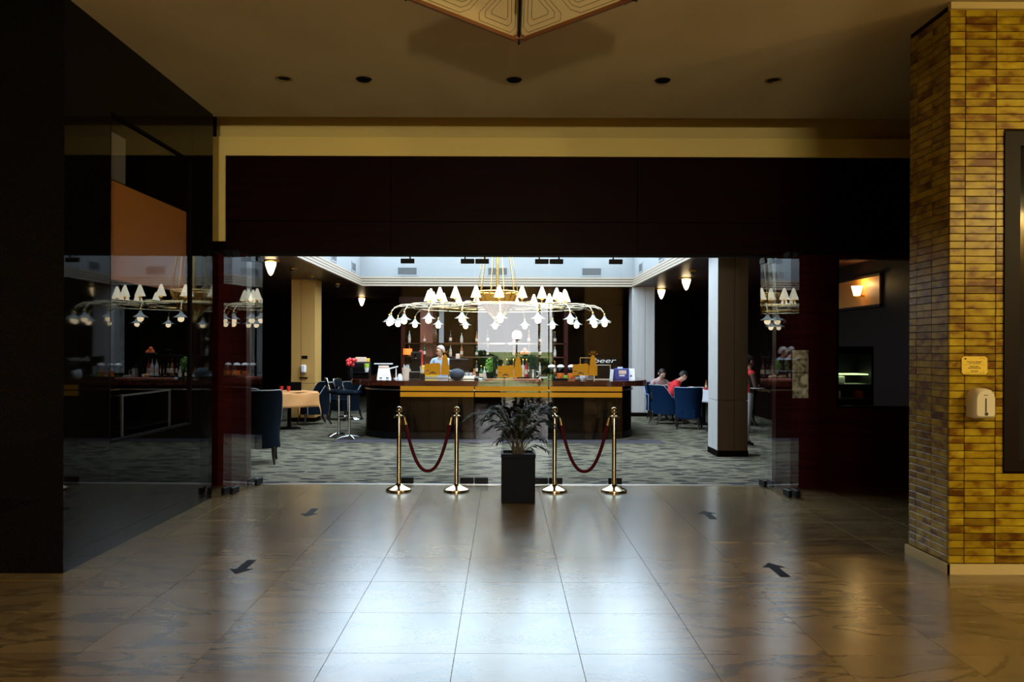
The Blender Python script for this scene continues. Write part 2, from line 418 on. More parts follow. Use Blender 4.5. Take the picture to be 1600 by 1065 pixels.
# dark framed panel in the brick wall
dp = thing('framed_dark_panel', 'dark framed glass panel in the brick wall at the right edge', 'panel', (PX0,BY0,PZ0))
W_, H_ = 1.1, PZ1-PZ0
MB().box((0,-.012,0),(.11,.04,H_)).box((W_-.11,-.012,0),(W_,.04,H_)).box((.11,-.012,0),(W_-.11,.04,.08)).box((.11,-.012,H_-.1),(W_-.11,.04,H_)).build('frame','dark_frame',dp)
MB().box((.11,.02,.08),(W_-.11,.03,H_-.1)).build('pane','dark_glass',dp)

# front wall: cream frame, dark wood fascia, jambs, window
fx0 = (352-788)*FRONT/1270
fz0, fz1, fz2 = 2.735, 1.6+(545-245)*FRONT/1270, 1.6+(545-216)*FRONT/1270
struct('trim_3', MB().box((-3.40,FRONT-.03,fz1),(5.2,FRONT+.2,fz2)).box((-3.40,FRONT-.03,2.84),(fx0,FRONT+.2,fz1)), 'cream_trim', 'cream plaster frame around the dark wood fascia', 'trim')
struct('wall_front', MB().box((-5,FRONT+.15,fz2),(5.2,FRONT+.3,4.55)), 'slot_plaster', 'cream wall strip above the fascia under the ceiling', 'wall')
hd = struct('wall_front_fascia', MB().box((-3.4,FRONT+.03,fz0+.0),(5.2,FRONT+.24,fz1-.001)), 'black_wood', 'dark mahogany fascia above the glass doors', 'wall')
seams = [fx0, (610-788)*FRONT/1270, (995-788)*FRONT/1270, (1310-788)*FRONT/1270, 5.2]
zs = 1.6+(545-347)*FRONT/1270
for a,b in zip(seams, seams[1:]):
    MB().bbox((a+.002,FRONT-.01,zs+.002),(b-.002,FRONT+.03,fz1-.002),.003).build('fascia_panel','fascia_wood',hd)
    MB().bbox((a+.002,FRONT-.005,fz0-.03),(b-.002,FRONT+.03,zs-.002),.003).build('fascia_panel','fascia_wood',hd)
MB().box((-3.1,DOOR_Y-.03,fz0-.05),(3.2,DOOR_Y+.03,fz0)).build('door_track','black_metal',hd)
MB().box((-3.40,FRONT+.001,0),(-3.0,FRONT+.19,fz0-.03)).build('jamb_panel','red_wood',hd)
wx0 = (1307-788)*FRONT/1270; wz0, wz1 = .93, 2.66
MB().bbox((3.16,FRONT+.0,0),(wx0,FRONT+.14,fz0-.03),.004).build('jamb_panel','red_wood',hd)
MB().bbox((wx0,FRONT,0),(5.2,FRONT+.14,wz0),.004).build('apron_panel','red_wood',hd)
MB().box((wx0,FRONT,wz1),(5.2,FRONT+.14,fz0-.03)).build('head_panel','red_wood',hd)
w2 = MB().box((wx0,FRONT+.06,wz0),(5.2,FRONT+.072,wz1)).build('window_2','clear_glass')
tag(w2,'interior window in dark wood wall beside the brick pier','window',None,'structure')
MB().box((wx0,FRONT-.004,wz0),(wx0+.025,FRONT+.1,wz1)).box((wx0+.025,FRONT-.004,wz0),(5.2,FRONT+.1,wz0+.02)).build('window_frame','black_wood',w2)
struct('wall_lobby_right', MB().box((5.2,BY1,0),(5.3,FRONT+.3,4.5)), 'cafe_wall', 'dark side wall behind the brick pier', 'wall')
struct('wall_front_left', MB().box((-8,FRONT+.02,0),(-3.401,DOOR_Y-.002,4.5)), 'black_wood', 'dark wall closing the gap behind the granite block', 'wall')
# rear lobby around the entrance (seen in reflections)
ex0, ex1, ez = -.9, 2.02, 3.1
struct('wall_light_blocker', MB().box((1.2,-1.3,0),(1.95,-.6,CEIL)), 'lobby_wall', 'added square light blocker behind the viewpoint', 'pillar')  # added out of view to keep light off the trim and pier side
rw = struct('wall_rear', MB().box((-8,-6.3,0),(ex0,-6.05,CEIL)).box((ex1,-6.3,0),(8,-6.05,CEIL)).box((ex0,-6.3,ez),(ex1,-6.05,CEIL)), 'lobby_wall', 'rear lobby wall around the bright entrance', 'wall')
struct('wall_lobby_rear_left', MB().box((-8.2,-6.3,0),(-8,9.9,4.6)), 'lobby_wall', 'side wall of the rear lobby', 'wall')
struct('wall_lobby_rear_right', MB().box((6.6,-6.3,0),(6.7,9.9,4.6)), 'lobby_wall', 'opposite side wall of the rear lobby', 'wall')
en = MB().box((ex0,-6.2,0),(ex0+.07,-6.1,ez)).box((ex1-.07,-6.2,0),(ex1,-6.1,ez)).box((ex0,-6.2,ez-.08),(ex1,-6.1,ez)).box((1.05,-6.2,0),(1.12,-6.1,ez)).box((1.55,-6.2,0),(1.6,-6.1,ez)).box((-.02,-6.2,0),(.03,-6.1,1.0)).box((1.12,-6.2,1.0),(ex1,-6.1,1.06))
struct('door_1', en, 'door_frame_metal', 'metal framed entrance doorway of the lobby', 'door')
for i,(Yq,lab) in enumerate(((1.2,'nearer the entrance'),(3.2,'nearer the brick pier'))):
    q = thing('lobby_sconce','warm glass sconce on the right lobby wall, '+lab,'lamp',(6.6,Yq,3.2))
    MB().lathe([(.10,0),(.10,.03),(.04,.06)],16,Matrix.Rotation(-PI/2,4,'Y')).build('mount','old_gold',q,True)
    MB().lathe([(.02,-.14),(.03,-.06),(.03,.0)],18,Matrix.Translation((-.2,0,0)),cap=False).build('shade','sconce_glow',q,True)
    MB().tube([(-.04,0,-.02),(-.12,0,-.16),(-.2,0,-.14)],.012,8).build('arm','old_gold',q,True)
    L = bpy.data.lights.new('sconce_bulb','POINT'); L.energy = 330; L.color = (1,.80,.36); L.shadow_soft_size = .08
    lo = bpy.data.objects.new('sconce_bulb',L); C.objects.link(lo); lo.parent = q; lo.location = (-.2,0,.12)
    MB().lathe([(.30,.17),(.30,.185),(.03,.21)],20,Matrix.Translation((-.2,0,0))).build('spill_cap','black_metal',q)  # disc added above the bulb to keep its light off the ceiling
q = thing('standing_lamp','tall brass standing lamp with glass globe in the rear lobby','lamp',(.36,-4.5,0))
MB().lathe([(.17,0),(.17,.02),(.05,.05),(.016,.08),(.016,1.84),(.05,1.86)],20).build('stand','brass',q,True)
MB().lathe([(.05,1.86),(.12,1.88),(.10,1.90)],20,cap=False).build('gallery','brass',q,True)
L = bpy.data.lights.new('globe_light','POINT'); L.energy = 1500; L.color = (1,.84,.56); L.shadow_soft_size = .13
lo = bpy.data.objects.new('globe_light',L); C.objects.link(lo); lo.parent = q; lo.location = (0,0,2.0)
bench = thing('lobby_bench', 'dark lobby bench in front of the entrance', 'bench', (-.5,-5.2,0))
MB().bbox((-.45,-.25,.36),(.45,.25,.48),.03).build('seat','dark_velvet',bench)
MB().box((-.4,-.2,0),(.4,.2,.36)).build('plinth','black_wood',bench)
# outdoors
struct('ground_outside', MB().box((-40,-9,-.1),(40,-6.3,-.02)), 'pavement', 'pale paving outside the entrance', 'ground')
struct('lawn_outside', MB().box((-250,-400,-.1),(250,-9,-.03)), 'lawn', 'green lawn outside the entrance', 'ground')
def foliage(mb, c, r, k, sz, sc=(1,1,1)):
    for _ in range(k):
        d = Vector((random.gauss(0,1),random.gauss(0,1),random.gauss(0,1))).normalized()*r*random.uniform(.6,1)
        d = Vector((d.x*sc[0], d.y*sc[1], d.z*sc[2])) + Vector(c)
        u = Vector((random.gauss(0,1),random.gauss(0,1),random.gauss(0,1))).normalized(); v = u.orthogonal().normalized()
        mb.add([d-u*sz, d+v*sz*.5, d+u*sz, d-v*sz*.5], [(0,1,2,3)])
for i,(X,h) in enumerate(((-6.0,1.6),(-3.6,1.9),(-1.2,1.5),(1.2,1.3),(3.6,1.8),(6.0,2.1))):
    b = MB(); foliage(b,(X,-20,h*.5),1.0,700,.16,(1.15,.7,h*.5))
    tag(b.build('hedge_shrub','hedge'), ['leftmost','second from left','third from left','third from right','second from right','rightmost'][i]+' green shrub of the row outside the entrance','shrub')
tr = thing('autumn_tree','orange leaved tree outside the entrance','tree',(3.0,-14,0))
MB().tube([(0,0,0),(.05,0,1.0),(0,.05,2.4)],[.12,.09,.05]).build('trunk','bark',tr); b = MB(); foliage(b,(0,0,2.3),1.0,700,.14,(.7,.7,1.2)); b.build('crown','autumn_leaves',tr)

# ------------------------------------------------------------------ cafe shell
AX0, AX1, AY0, AY1, SKZ = -3.45, 3.10, 10.7, 19.5, 4.06
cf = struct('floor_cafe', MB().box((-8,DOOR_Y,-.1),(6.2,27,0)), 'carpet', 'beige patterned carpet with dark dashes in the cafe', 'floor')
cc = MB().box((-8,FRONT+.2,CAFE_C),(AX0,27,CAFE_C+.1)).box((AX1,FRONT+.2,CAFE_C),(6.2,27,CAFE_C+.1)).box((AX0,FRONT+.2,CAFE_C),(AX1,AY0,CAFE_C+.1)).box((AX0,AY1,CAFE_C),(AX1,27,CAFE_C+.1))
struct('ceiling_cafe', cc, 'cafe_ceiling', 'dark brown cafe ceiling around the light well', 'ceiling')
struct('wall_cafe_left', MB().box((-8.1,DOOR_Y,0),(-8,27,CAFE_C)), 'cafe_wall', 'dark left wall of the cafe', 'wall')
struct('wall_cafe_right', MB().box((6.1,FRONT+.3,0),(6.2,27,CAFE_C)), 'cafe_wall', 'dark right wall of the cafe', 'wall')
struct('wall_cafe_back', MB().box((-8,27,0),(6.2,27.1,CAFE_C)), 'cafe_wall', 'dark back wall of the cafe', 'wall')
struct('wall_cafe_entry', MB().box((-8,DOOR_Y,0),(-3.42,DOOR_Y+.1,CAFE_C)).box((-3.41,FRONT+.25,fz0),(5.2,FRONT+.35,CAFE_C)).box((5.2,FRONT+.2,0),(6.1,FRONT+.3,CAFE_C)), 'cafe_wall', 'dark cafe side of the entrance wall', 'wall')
# light well
def wellwall(name, a, b, lab): return struct(name, MB().box(a,b), 'white_wall', lab, 'wall')
H0 = CAFE_C+.1
wall_well = {
 'far': wellwall('wall_well_far', (AX0-.1,AY1,H0),(AX1+.1,AY1+.1,SKZ+.1), 'white upper wall of the light well facing the doors'),
 'left': wellwall('wall_well_left', (AX0-.1,AY0,H0),(AX0,AY1,SKZ+.1), 'white upper wall on the left of the light well'),
 'right': wellwall('wall_well_right', (AX1,AY0,H0),(AX1+.1,AY1,SKZ+.1), 'white upper wall on the right of the light well'),
 'near': wellwall('wall_well_near', (AX0-.1,AY0-.1,H0),(AX1+.1,AY0,SKZ+.1), 'white upper wall of the light well above the doors')}
for k in range(4):
    z0_ = CAFE_C-.002 + k*.062; ins = .055-.016*k
    cm = MB()
    def ring(ins, z0_, z1_):
        r = MB()
        r.box((AX0-.02,AY1-ins,z0_),(AX1+.02,AY1+.02,z1_)); r.box((AX0-.02,AY0-.02,z0_),(AX1+.02,AY0+ins,z1_))
        r.box((AX0-.02,AY0+ins,z0_),(AX0+ins,AY1-ins,z1_)); r.box((AX1-ins,AY0+ins,z0_),(AX1+.02,AY1-ins,z1_))
        return r
    if k < 3 or True:
        o = struct('trim_%d'%(4+k), ring(ins, z0_, z0_+.042), 'cornice', ['lowest','second','third','topmost'][k]+' cream cornice band around the light well', 'trim')
        ring(ins-.02, z0_+.042, z0_+.062).build('groove','cornice_groove',o)
# frosted skylight panes
sk = struct('ceiling_skylight', MB().box((AX0-.1,AY0-.1,SKZ+.1),(AX1+.1,AY1+.1,SKZ+.16)), 'white_wall', 'frosted skylight over the light well', 'skylight')
nx, ny = 4, 6
for i in range(nx):
    for j in range(ny):
        dx, dy = (AX1-AX0)/nx, (AY1-AY0)/ny
        MB().box((AX0+i*dx+.03,AY0+j*dy+.03,SKZ),(AX0+(i+1)*dx-.03,AY0+(j+1)*dy-.03,SKZ+.02)).build('pane','sky_pane',sk)
bars = MB()
for i in range(nx+1): bars.box((AX0+i*dx-.03,AY0,SKZ-.02),(AX0+i*dx+.03,AY1,SKZ+.1))
for j in range(ny+1): bars.box((AX0,AY0+j*dy-.03,SKZ-.02),(AX1,AY0+j*dy+.03,SKZ+.1))
bars.build('glazing_bars','white_wall',sk)
# vents
def vent(c, wd, ht, axis, label):
    v = thing('air_vent', label, 'vent', c, {'y':0,'xl':PI/2,'xr':-PI/2}[axis], 'vents in the light well walls')
    a,b = wd/2, ht/2
    MB().box((-a-.03,-.012,-b-.03),(a+.03,0,-b)).box((-a-.03,-.012,b),(a+.03,0,b+.03)).box((-a-.03,-.012,-b),(-a,0,b)).box((a,-.012,-b),(a+.03,0,b)).build('vent_frame','white_wall',v)
    MB().box((-a,-.003,-b),(a,0,b)).build('backing','vent_dark',v)
    for k in range(7):
        z = -b+(k+.5)*ht/7
        MB().box((-a,-.010,z-.008),(a,-.004,z+.008)).build('slat','vent_grille',v)
def P(x, y, Y): return Vector(((x-788)*Y/1270, Y, 1.6-(y-545)*Y/1270))
vz = P(636,424,AY1).z
for px, lab in ((636,'grey grille vent in far white wall, left of the chandelier chains'),(777,'grey grille vent in far white wall, behind the chandelier chains'),(924,'grey grille vent in far white wall, right of the chandelier chains')):
    vent((P(px,424,AY1).x, AY1-.001, vz), .45, .17, 'y', lab)
for (px, side, lab) in ((552,'l','grey vent in left light well wall, nearer the far corner'),(521,'l','grey vent in left light well wall, nearer the doors'),(1001,'r','grey vent in right light well wall, nearer the far corner'),(1033,'r','grey vent in right light well wall, nearer the doors')):
    X = AX0+.001 if side=='l' else AX1-.001
    Yv = X*1270/(px-788)
    vent((X, Yv, vz), .45, .17, 'xl' if side=='l' else 'xr', lab)

# columns
def column(x0,x1,y0,y1,label,seam,front='column_panel',side='column_panel'):
    t = thing('panelled_column', label, 'column', ((x0+x1)/2,(y0+y1)/2,0))
    w2_, d2 = (x1-x0)/2, (y1-y0)/2
    MB().box((-w2_+.015,-d2+.015,0),(w2_-.015,d2-.015,CAFE_C)).build('core','cornice_groove',t)
    MB().box((-w2_-.006,-d2-.006,0),(w2_+.006,d2+.006,.09)).build('plinth','black_wood',t)
    zc = .84
    for (za,zb) in ((.09,zc-.004),(zc+.004,CAFE_C)):
        for (xa,xb) in ((-w2_,seam*w2_-.004),(seam*w2_+.004,w2_)):
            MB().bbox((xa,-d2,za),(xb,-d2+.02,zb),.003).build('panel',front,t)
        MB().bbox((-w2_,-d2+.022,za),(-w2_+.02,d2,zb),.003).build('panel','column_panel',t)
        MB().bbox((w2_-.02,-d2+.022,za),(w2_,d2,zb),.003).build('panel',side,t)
    return t
column(3.2,3.65,12.17,12.75,'panelled column with shade painted on its front, beside the parked right door, nearest the doors',.1,'shaded_panel','shaded_panel')  # front and right panels take a dark colour in place of shade
column(3.06,3.59,19.42,20.0,'pale panelled column behind the right end of the bar',.15)
column(-4.64,-4.12,17.7,18.3,'panelled column painted tan as if warmly lit, with white dispenser, left of the bar',-.2,'warm_lit_panel','warm_lit_panel')  # tan panel colour stands in for warm lamp light on cream panels
cd = thing('wall_dispenser','small white soap dispenser on the tan column','dispenser',(P(475,578,17.7).x,17.699,P(475,577,17.7).z))
MB().bbox((-.06,-.09,-.09),(.06,0,.09),.03).build('case','white_gloss',cd); MB().box((-.05,-.085,-.105),(.05,-.01,-.09)).build('nozzle','dark_print',cd)
cl = MB().bbox((-.09,-.06,-.015),(.09,0,.015),.008).build('drip_tray','black_metal',None,loc=(P(475,591,17.7).x,17.699,P(475,591,17.7).z)); tag(cl,'black drip tray below the dispenser on the tan column','tray')
cl = MB().bbox((-.065,-.012,-.035),(.065,0,.035),.005).build('name_plate','black_metal',None,loc=(P(476,559,17.7).x,17.699,P(476,559,17.7).z)); tag(cl,'small black plate above the dispenser on the tan column','plate')

# ------------------------------------------------------------------ glass doors
def door_leaf(name, w_, label, loc, rz, top=2.69):
    d = thing(name, label, 'door', loc, rz)
    MB().box((0,-.006,.03),(w_,.006,top-.01)).build('glass_pane','clear_glass',d)
    for (xa,xb) in ((0,.16),(w_-.16,w_)):
        MB().bbox((xa,-.02,top-.085),(xb,.02,top-.03),.004).build('patch_fitting','black_metal',d)
        MB().bbox((xa,-.02,.012),(xb,.02,.085),.004).build('patch_fitting','black_metal',d)
    px_ = .11
    MB().box((px_-.008,-.01,top-.03),(px_+.008,.01,top+.0)).box((w_-px_-.008,-.01,top-.03),(w_-px_+.008,.01,top)).build('hanger','black_metal',d)
    return d
lx = [P(625,0,DOOR_Y).x, P(741.5,0,DOOR_Y).x, P(857.5,0,DOOR_Y).x, P(973,0,DOOR_Y).x]
labs = ['frameless glass door leaf behind the left rope','frameless glass door leaf behind the potted palm','frameless glass door leaf behind the right rope']
leaves = []
for i in range(3):
    leaves.append(door_leaf('glass_door', lx[i+1]-lx[i]-.012, labs[i], (lx[i]+.006,DOOR_Y,0), 0))
a = Vector((-2.85,DOOR_Y-.03,0)); b_ = Vector((-2.955,8.8,0))
def parked(a, b_, label, off):
    d = b_-a; return door_leaf('glass_door', d.length, label, (a.x+off,a.y,0), math.atan2(d.y,d.x))
parked(a,b_,'inner glass door leaf parked open at the left jamb',0.0)
parked(a,b_,'outer glass door leaf parked open against the left jamb',-.09)
a2 = Vector((3.015,DOOR_Y-.03,0)); b2 = Vector((3.085,8.74,0))
parked(a2,b2,'inner glass door leaf parked open at the right jamb',0.0)
parked(a2,b2,'outer glass door leaf parked open against the right jamb',.09)
# film stripes and building emblems on the three leaves
def city_emblem(parent, cx, z0, s):
    q = MB(); Yp = -.0085
    def poly(pts, col=None, dy=0):
        mb = MB(); M = Matrix.Translation((cx,Yp+dy,z0)) @ Matrix.Scale(s,4) @ Matrix.Rotation(PI/2,4,'X')
        mb.prism(pts, 0, .004, M); return mb
    body = [(-.62,0),(.18,0),(.18,.56),(.05,.62),(-.1,.58),(-.25,.60),(-.4,.55),(-.55,.56),(-.62,.52)]
    emb = poly(body).build('emblem','yellow_film',parent)
    tw = [(.2,0),(.62,0),(.62,.5),(.56,.5),(.54,.8),(.48,.98),(.4,1.06),(.32,.98),(.26,.8),(.24,.5),(.2,.5)]
    poly(tw).build('emblem_tower','yellow_film',emb)
    for a_ in (-60,-25,0,25,60):
        u = Vector((math.sin(math.radians(a_)), math.cos(math.radians(a_)))); nn = Vector((u.y,-u.x))
        p0 = Vector((.41,.98))+u*.14; p1 = p0+u*.13
        poly([tuple(p0-nn*.012),tuple(p0+nn*.012),tuple(p1+nn*.012),tuple(p1-nn*.012)][::-1]).build('emblem_ray','yellow_film',emb)
    for (ca, r) in ((-.22,.17),):
        arc = [(ca+r*math.cos(t_), .04+r*.8*math.sin(t_)) for t_ in [PI*k/10 for k in range(11)]]
        inn = [(ca+(r-.05)*math.cos(t_), .04+(r-.05)*.8*math.sin(t_)) for t_ in [PI*k/10 for k in range(11)]][::-1]
        poly((arc+inn)[::-1], None, -.002).build('emblem_arch','film_brown',emb)
    poly([(-.56,.2),(-.4,.2),(-.4,.24),(-.56,.24)],None,-.002).build('emblem_arch','film_brown',emb)
    poly([(-.3,.08),(-.14,.08),(-.22,.16)],None,-.002).build('emblem_arch','film_brown',emb)
s_ = DOOR_Y/1270
for i,d in enumerate(leaves):
    wd = lx[i+1]-lx[i]-.012
    for (ya,yb) in ((603.3,610.5),(612.8,620)):
        MB().box((0,-.0095,1.6-(yb-545)*s_),(wd,-.0065,1.6-(ya-545)*s_)).build('film_stripe','yellow_film',d)
    for cpx, base, i_ in ((683,586,0),(797,589,1),(914,586,2)):
        if i_ == i: city_emblem(d, P(cpx,0,DOOR_Y).x-(lx[i]+.006), 1.6-(base-545)*s_, .235)

# ------------------------------------------------------------------ lobby furnishing
# art-deco pendant
LZ = 3.77; pc = Vector((.095, 5.02, LZ))
pd = thing('ceiling_pendant','large diamond shaped cream pendant lamp with engraved lines and wood edges','lamp',tuple(pc))
LA, LB = .72, .72
corners = [(0,LB),(LA,0),(0,-LB),(-LA,0)]
for k in range(4):
    p, q = Vector((*corners[k],0)), Vector((*corners[(k+1)%4],0)); o_ = Vector((0,0,-.05))
    # facet panel (slightly sloping towards the centre)
    ins = .035
    c0 = Vector((0,0,.24)); cen = (p+q+c0)/3
    P3 = [v+(cen-v).normalized()*ins for v in (p,q,c0)]
    up = Vector((0,0,.02))
    MB().add([*P3, *[v+up for v in P3]], [(0,1,2),(5,4,3),(0,3,4,1),(1,4,5,2),(2,5,3,0)]).build('facet_panel','pendant_cream',pd)
    e = MB(); dirv = (q-p).normalized(); nrm = Vector((dirv.y,-dirv.x,0))
    e.add([p+Vector((0,0,-.012)),q+Vector((0,0,-.012)),q*.955+Vector((0,0,-.014)),p*.955+Vector((0,0,-.014)), p+Vector((0,0,.05)),q+Vector((0,0,.05)),q*.955+Vector((0,0,.05)),p*.955+Vector((0,0,.05))],[(0,1,2,3),(7,6,5,4),(0,4,5,1),(1,5,6,2),(2,6,7,3),(3,7,4,0)])
    e.build('wood_edge','pendant_wood',pd)
    MB().tube([p+Vector((0,0,-.016)), c0+Vector((0,0,-.016))], .010, 6).build('rib','black_metal',pd)
    # corner plate
    cp = [p*.985+Vector((0,0,-.016)), p.lerp(q,.10)+Vector((0,0,-.016)), p.lerp(c0,.13)+Vector((0,0,-.012)), p.lerp(Vector((*corners[(k-1)%4],0)),.10)+Vector((0,0,-.016))]
    cpm = MB().add(cp+[v+Vector((0,0,.01)) for v in cp], [(0,1,2,3),(7,6,5,4),(0,4,5,1),(1,5,6,2),(2,6,7,3),(3,7,4,0)]); cpm.build('corner_plate','pendant_wood',pd)
    # engraved nested lines
    for f in (.16,.30,.44):
        for half in (0,1):
            A, B = (p,(p+q)/2) if half==0 else ((p+q)/2,q)
            tri = [A, B, c0]
            cen2 = sum(tri,Vector())/3
            pts = [v.lerp(cen2, f*1.5) + Vector((0,0,-.001)) for v in tri]
            mid = [pts[i].lerp(pts[(i+1)%3],.12) for i in range(3)] ; mid2=[pts[i].lerp(pts[(i+1)%3],.88) for i in range(3)]
            loop = []
            for i in range(3): loop += [mid[i], mid2[i]]
            MB().tube(loop+[loop[0]], .0016, 4).build('engraved_line','engraved',pd)
MB().lathe([(.025,0),(.025,CEIL-LZ-.02)],10).build('stem','black_metal',pd)
MB().lathe([(.09,CEIL-LZ-.03),(.10,CEIL-LZ)],16).build('canopy','pendant_wood',pd)
# downlights
for (px,big,lab) in ((442,0,'small pale downlight ring, leftmost in the lobby ceiling'),(567,1,'dark recessed downlight, second from the left'),(802,1,'dark recessed downlight at the tip of the pendant shadow'),(1034,1,'dark recessed downlight, second from the right'),(1207,0,'small pale downlight ring, rightmost in the lobby ceiling')):
    Yd = 7.5; d = thing('downlight',lab,'downlight',((px-788)*Yd/1270,Yd,CEIL),0,'lobby ceiling downlights')
    R = .062 if big else .066
    MB().lathe([(R,-.001),(R+.012,-.006),(R-.002,-.018 if big else -.008),(R-.014,-.002)],20,cap=False).build('ring','black_metal' if big else 'old_gold',d,True)
    MB().lathe([(.001,-.030 if big else -.004),(R*.7,-.024 if big else -.004),(R-.01,-.002)],20,cap=False).build('eyeball','interior_black' if big else 'dark_frame',d,True)
# floor arrows
arrow = [(-.035,-.19),(.035,-.19),(.035,.06),(.085,.06),(0,.19),(-.085,.06),(-.035,.06)]
for (x,yy,rz,lab) in ((-1.885,7.93,PI,'black floor arrow sticker near the left rope'),(-1.9,5.95,PI,'black floor arrow sticker nearest the granite block corner'),(1.985,7.88,0,'black floor arrow sticker near the right parked doors'),(1.99,5.92,0,'black floor arrow sticker nearest the brick pier')):
    tag(MB().prism(arrow,.0005,.002).build('floor_arrow','arrow_black',None,loc=(x,yy,0)),lab,'arrow').rotation_euler = (0,0,rz)
# stanchions and ropes
SY = 9.15
sx = [P(p_,0,SY).x for p_ in (624,714,867,960)]
slab_ = ['brass rope stanchion, leftmost of the four','brass rope stanchion second from the left, left of the palm','brass rope stanchion just right of the palm','brass rope stanchion, rightmost of the four']
for i,x in enumerate(sx):
    t = thing('rope_stanchion',slab_[i],'stanchion',(x,SY,0),0,'brass stanchions before the glass doors')
    MB().lathe([(.145,0),(.147,.012),(.142,.026),(.11,.042),(.06,.062),(.036,.078),(.03,.085)],32).build('base','brass',t,True)
    MB().lathe([(.026,.08),(.026,.80),(.022,.83)],20).build('pole','brass',t,True)
    MB().lathe([(.022,.83),(.038,.838),(.038,.85),(.022,.858),(.018,.87),(.018,.885)],20).build('collar','brass',t,True)
    MB().sphere((0,0,.915),.036,20).build('finial','brass',t,True)
    for sg in (-1,1):
        MB().tube([(sg*.036,0,.845),(sg*.052,0,.845),(sg*.056,0,.832),(sg*.05,0,.82)],.005,6).build('hook','brass',t)
for (i,j,lab) in ((0,1,'dark red velvet rope sagging between the two left stanchions'),(2,3,'dark red velvet rope sagging between the two right stanchions')):
    x0_,x1_ = sx[i]+.06, sx[j]-.06; k = 26
    pts = []
    for q in range(k+1):
        u = q/k*2-1; pts.append(((x0_+x1_)/2+(x1_-x0_)/2*(u*.62+.38*u**3 if False else math.copysign(abs(u)**.92,u)), SY, .225+ .60*abs(u)**2.1))
    t = thing('velvet_rope',lab,'rope',(0,0,0))
    inner = pts[1:-1]; inner[0] = tuple(Vector(pts[0]).lerp(Vector(pts[1]),.8)); inner[-1] = tuple(Vector(pts[-1]).lerp(Vector(pts[-2]),.8))
    MB().tube(inner,.019,10).build('rope','velvet_rope',t,True)
    for e,f in ((pts[0],pts[2]),(pts[-1],pts[-3])):
        MB().tube([(e[0],SY,e[2]+.004),tuple(Vector(e).lerp(Vector(f),.45))],[.010,.022],10).build('end_cap','brass',t,True)
# potted palm
PYc = 8.43+.17
pm = thing('potted_palm','dark feathery palm in a tall black square planter between the ropes','plant',(P(810,0,PYc).x,PYc,0))
hw = .176
pot = MB().bbox((-hw,-hw,0),(hw,hw,.47),.006).build('planter','pot_black',pm)
MB().box((-hw-.004,-hw-.004,.47),(hw+.004,-hw+.02,.51)).box((-hw-.004,hw-.02,.47),(hw+.004,hw+.004,.51)).box((-hw-.004,-hw+.02,.47),(-hw+.02,hw-.02,.51)).box((hw-.02,-hw+.02,.47),(hw+.004,hw-.02,.51)).build('planter_rim','pot_black',pm)
MB().box((-hw+.02,-hw+.02,.465),(hw-.02,hw-.02,.485)).build('soil','soil',pm)
def frond(base, az, L, rise, droop, nleaf, ll):
    st = MB(); lf = MB(); pts = []
    d = Vector((math.cos(az),math.sin(az),0))
    for q in range(11):
        u = q/10; pts.append(Vector(base)+d*(L*(u**1.15))+Vector((0,0,rise*math.sin(u*PI*.62)/math.sin(PI*.62)*1.0 - droop*u**3)))
    st.tube(pts,[.006*(1-.8*q/10) for q in range(11)],5)
    for q in range(nleaf):
        u = .3+.7*q/nleaf; i = min(9,int(u*10)); p = pts[i].lerp(pts[i+1],u*10-i); t = (pts[i+1]-pts[i]).normalized()
        sd = t.cross(Vector((0,0,1))).normalized()
        for sg in (-1,1):
            l = ll*(1-.55*abs(u-.6))*random.uniform(.8,1.1)
            dv = (sd*sg*.8+t*.65+Vector((0,0,random.uniform(-.25,.2)))).normalized()
            wv = t*.5*.022; tip = p+dv*l+Vector((0,0,-l*.25)); mid = p+dv*l*.5
            upv = Vector((0,0,.003))
            lf.add([p-wv*.4,mid-wv,tip,mid+wv,mid+upv],[(0,1,4),(1,2,4),(2,3,4),(3,0,4)])
    so = st.build('frond','palm_stem',pm); lf.build('leaflets','palm_leaf',so)
for (az,L,ri,dr,nl,ll) in ((PI*1.0,.55,.45,.10,16,.15),(PI*.93,.40,.30,.05,14,.14),(.05,.42,.52,.12,17,.17),(.35,.36,.36,.08,14,.15),(PI*.65,.25,.36,.05,13,.13),(PI*.35,.25,.42,.05,13,.13),(PI*1.3,.24,.34,.08,13,.13),(PI*1.6,.24,.28,.08,13,.13),(PI*1.5,.14,.42,.05,13,.12),(PI*1.15,.28,.2,.06,12,.12),(-.25,.28,.2,.06,12,.13),(PI*.5,.1,.46,.02,12,.12),(-.6,.18,.30,.1,12,.12),(.15,.30,.12,.1,12,.12),(PI*.97,.48,.36,.02,16,.14),(.0,.36,.44,.04,16,.15),(.2,.44,.40,.14,16,.15),(PI*.8,.35,.50,.08,15,.14),(PI*.2,.26,.50,.04,15,.14),(PI*1.05,.36,.48,.12,15,.14)):
    frond((random.uniform(-.04,.04),random.uniform(-.04,.04),.48),az,L,ri,dr,nl,ll)
for (dx,dy,h) in ((-.01,.01,.27),(.03,-.02,.22),(-.04,-.01,.18)):
    MB().tube([(dx,dy,.47),(dx*1.3,dy,.47+h*.6),(dx*1.5+.01,dy,.47+h)],[.016,.014,.010],8).build('trunk','palm_stem',pm)

